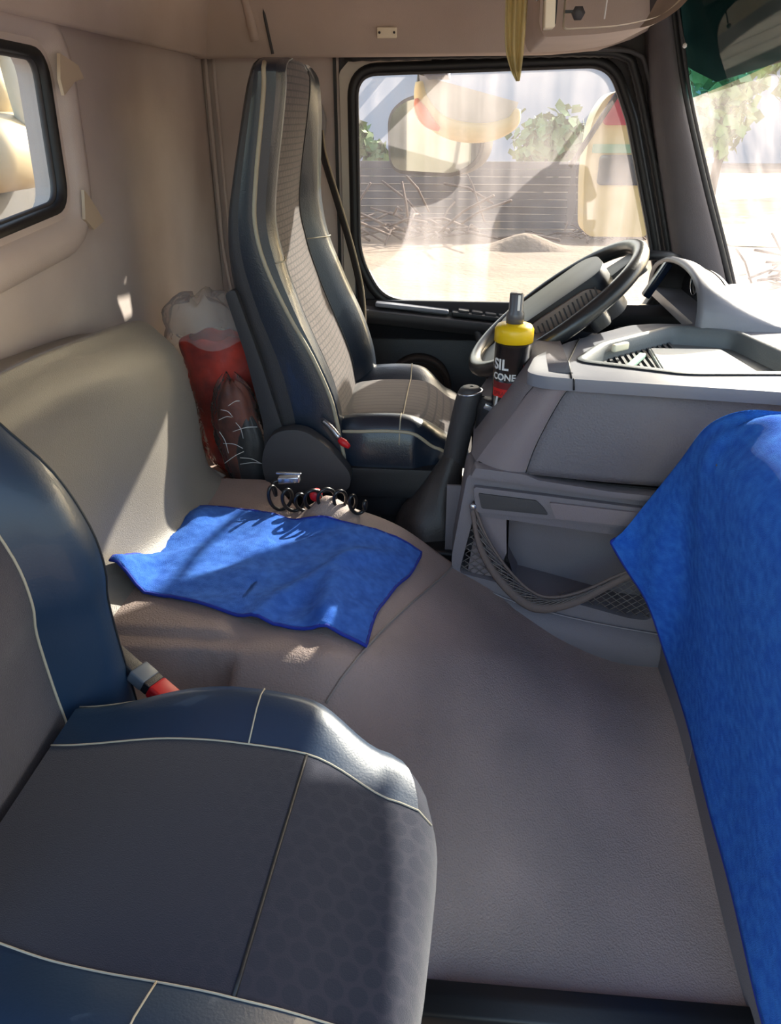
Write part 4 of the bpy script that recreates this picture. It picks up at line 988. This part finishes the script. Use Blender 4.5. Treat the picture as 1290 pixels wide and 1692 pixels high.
# door mirrors outside the driver window
M_mglass = mat('mirror_glass', (134, 142, 136), .04, metal=1.0); M_mshell = mat('cream_mirror_shell', (232, 208, 150), .45)
mr = thing('door_mirror', 'cream and red door mirror with dark glass outside the front of driver window', 'mirror')
sh = MB().prism(rpoly([(.405, .795), (.385, 1.00), (.395, 1.15), (.44, 1.225), (.56, 1.225), (.62, .795)], [.04, .1, .06, .04, .04, .03]), 'y', 2.78, 2.92).build('mirror_shell', M_mshell, mr, bevel=.02)
MB().prism(rpoly([(.43, .955), (.43, 1.045), (.60, 1.045), (.60, .955)], .015), 'y', 2.770, 2.785).build('mirror_glass', mat('dark_mirror_glass', (96, 102, 112), .12, metal=.6), mr, bevel=.003)
MB().prism(rpoly([(.425, 1.130), (.45, 1.222), (.56, 1.222), (.60, 1.13)], .02), 'y', 2.772, 2.785).build('red_cap', mat('faded_red_paint', (206, 74, 92), .5), mr, bevel=.004)
MB().prism(rpoly([(.405, 1.05), (.405, 1.075), (.60, 1.075), (.60, 1.05)], .004), 'y', 2.772, 2.785).build('green_strip', mat('pale_green_paint', (150, 190, 160), .5), mr, bevel=.002)
MB().tube([(.52, 2.44, 1.33), (.50, 2.72, 1.29), (.47, 2.75, 1.235), (.40, 2.74, 1.12), (.335, 2.74, 1.01)], .009, 8).build('mirror_arm', M_black, mr)
wm = thing('ghost_mirror', 'rounded grey mirror added outside the driver window for a ghost reflection of greenery', 'mirror')  # mirror added in place of a ghost reflection on the window glass
po = rpoly([(-.265, .99), (-.270, 1.16), (-.20, 1.205), (.03, 1.205), (.075, 1.17), (.06, 1.03), (-.02, .985)], [.05, .06, .05, .03, .05, .06, .05])
cM = Vector((-.10, 2.85, 1.1))
def rotM(mb): 
    Rm = Matrix.Rotation(math.radians(-24), 3, 'Z'); mb.v = [tuple(cM + Rm @ (Vector(p) - cM)) for p in mb.v]; return mb
rotM(MB().prism(offset2(po, .012), 'y', 2.85, 2.92)).build('mirror_shell', M_charcoal, wm, bevel=.012)
rotM(MB().prism(po, 'y', 2.842, 2.852)).build('mirror_glass', M_mglass, wm, smooth=False)
MB().tube([(-.16, 2.90, 1.21), (-.15, 2.88, 1.30), (-.12, 2.60, 1.36), (-.12, 2.44, 1.36)], .012, 8).build('mirror_arm', M_black, wm)
# curved kerb mirror housing hanging over the window
km = thing('kerb_mirror', 'curved cream and orange kerb mirror housing hanging outside above driver window', 'mirror')
pth = cr([(-.150, 2.72, 1.250), (-.140, 2.72, 1.195), (-.095, 2.72, 1.140), (-.020, 2.72, 1.112), (.070, 2.72, 1.110), (.140, 2.72, 1.135), (.158, 2.72, 1.175)], 6)
nn = len(pth); MB().tube(pth, [.008 + .022 * math.sin(math.pi * min(1, max(0, (i + 1) / nn))) ** .7 for i in range(nn)], 14).build('housing', M_mshell, km)
MB().tube([Vector(p) + Vector((-.010, -.030, -.010)) for p in pth[4:15]], [.006 + .014 * math.sin(math.pi * i / 10) for i in range(11)], 8).build('orange_reflector', mat('orange_lens', (232, 120, 70), .4), km)
rows = [[(p[0], p[1] + d, p[2] + .02 * (1 - abs(d) / .03)) for d in (-.03, 0, .03)] for p in pth]
mesh('mirror_face', [(p[0], p[1], p[2] + .018) for p in pth], [tuple(range(nn))], mat('pale_mirror_face', (210, 206, 208), .15, metal=.3), km, smooth=False)
MB().box((-.09, 2.60, 1.275), (.07, .33, .04)).build('bracket', mat('blue_grey_bracket', (92, 112, 150), .5), km, bevel=.006)

# behind the cab: cream tank unit and slatted trailer panel seen through the rear window
tk = thing('cream_tank', 'sunlit cream tank with pipe fittings seen through the rear window', 'tank')
M_tank = mat('cream_tank_paint', (172, 156, 126), .5)
MB().lathe([(.02, 4.60), (.13, 4.62), (.165, 4.70), (.165, 5.35), (.13, 5.43), (.02, 5.45)], 28, (-2.7, 0, 1.28), 'y').build('tank_body', M_tank, tk)
MB().lathe([(.02, 4.2), (.15, 4.22), (.2, 4.3), (.2, 4.78), (.15, 4.86), (.02, 4.88)], 28, (-2.55, 0, .98), 'y').build('lower_drum', M_tank, tk)
MB().tube(cr([(-2.4, 4.45, 1.9), (-2.4, 4.48, 1.6), (-2.4, 4.52, 1.32), (-2.42, 4.6, 1.12)], 6), .055, 12).build('pipe', mat('pipe_grey', (196, 192, 180), .5), tk)
MB().box((-2.6, 4.3, 1.62), (.4, .5, .3)).build('header_box', mat('grey_white_box', (190, 186, 172), .6), tk, bevel=.03)
MB().lathe([(.02, 0), (.05, .01), (.05, .05), (.02, .06)], 14, (-2.38, 4.98, 1.10), 'x').build('pipe_cap', M_chrome, tk)
MB().box((-2.8, 4.7, -.05), (.3, .6, 2.2)).build('stand', M_charcoal, tk, smooth=False)
tp = thing('slatted_panel', 'pale grey horizontally slatted trailer side seen low in the rear window', 'panel')
M_slat = mat('pale_slat', (206, 202, 192), .6, .2, 60, .05, 4)
for k in range(18): MB().box((-4.0, 7.5, GZ + .25 + k * .098), (.04, 5.4, .088)).build('slat', M_slat, tp, smooth=False)
MB().box((-4.05, 7.5, GZ + 1.0), (.03, 5.4, 2.0)).build('backing', M_charcoal, tp, smooth=False)
cbl = MB().tube(cr([(-2.38, 4.98, 1.08), (-2.3, 4.92, .9), (-2.3, 4.75, .62), (-2.3, 4.55, .40), (-2.3, 4.5, .2), (-2.3, 4.5, GZ + .01)], 8), .011, 6).build('air_line', M_rubber); tag(cbl, 'thin black air line hanging from the tank before the slatted trailer side', 'hose')
bh = MB().box((-5.4, 10, .8), (.2, 14, 4.1)).build('shed', mat('shed_grey', (120, 124, 124), .8, .2, 20, .2, 1.5), smooth=False); tag(bh, 'dull grey shed wall beyond the slatted trailer side', 'building')
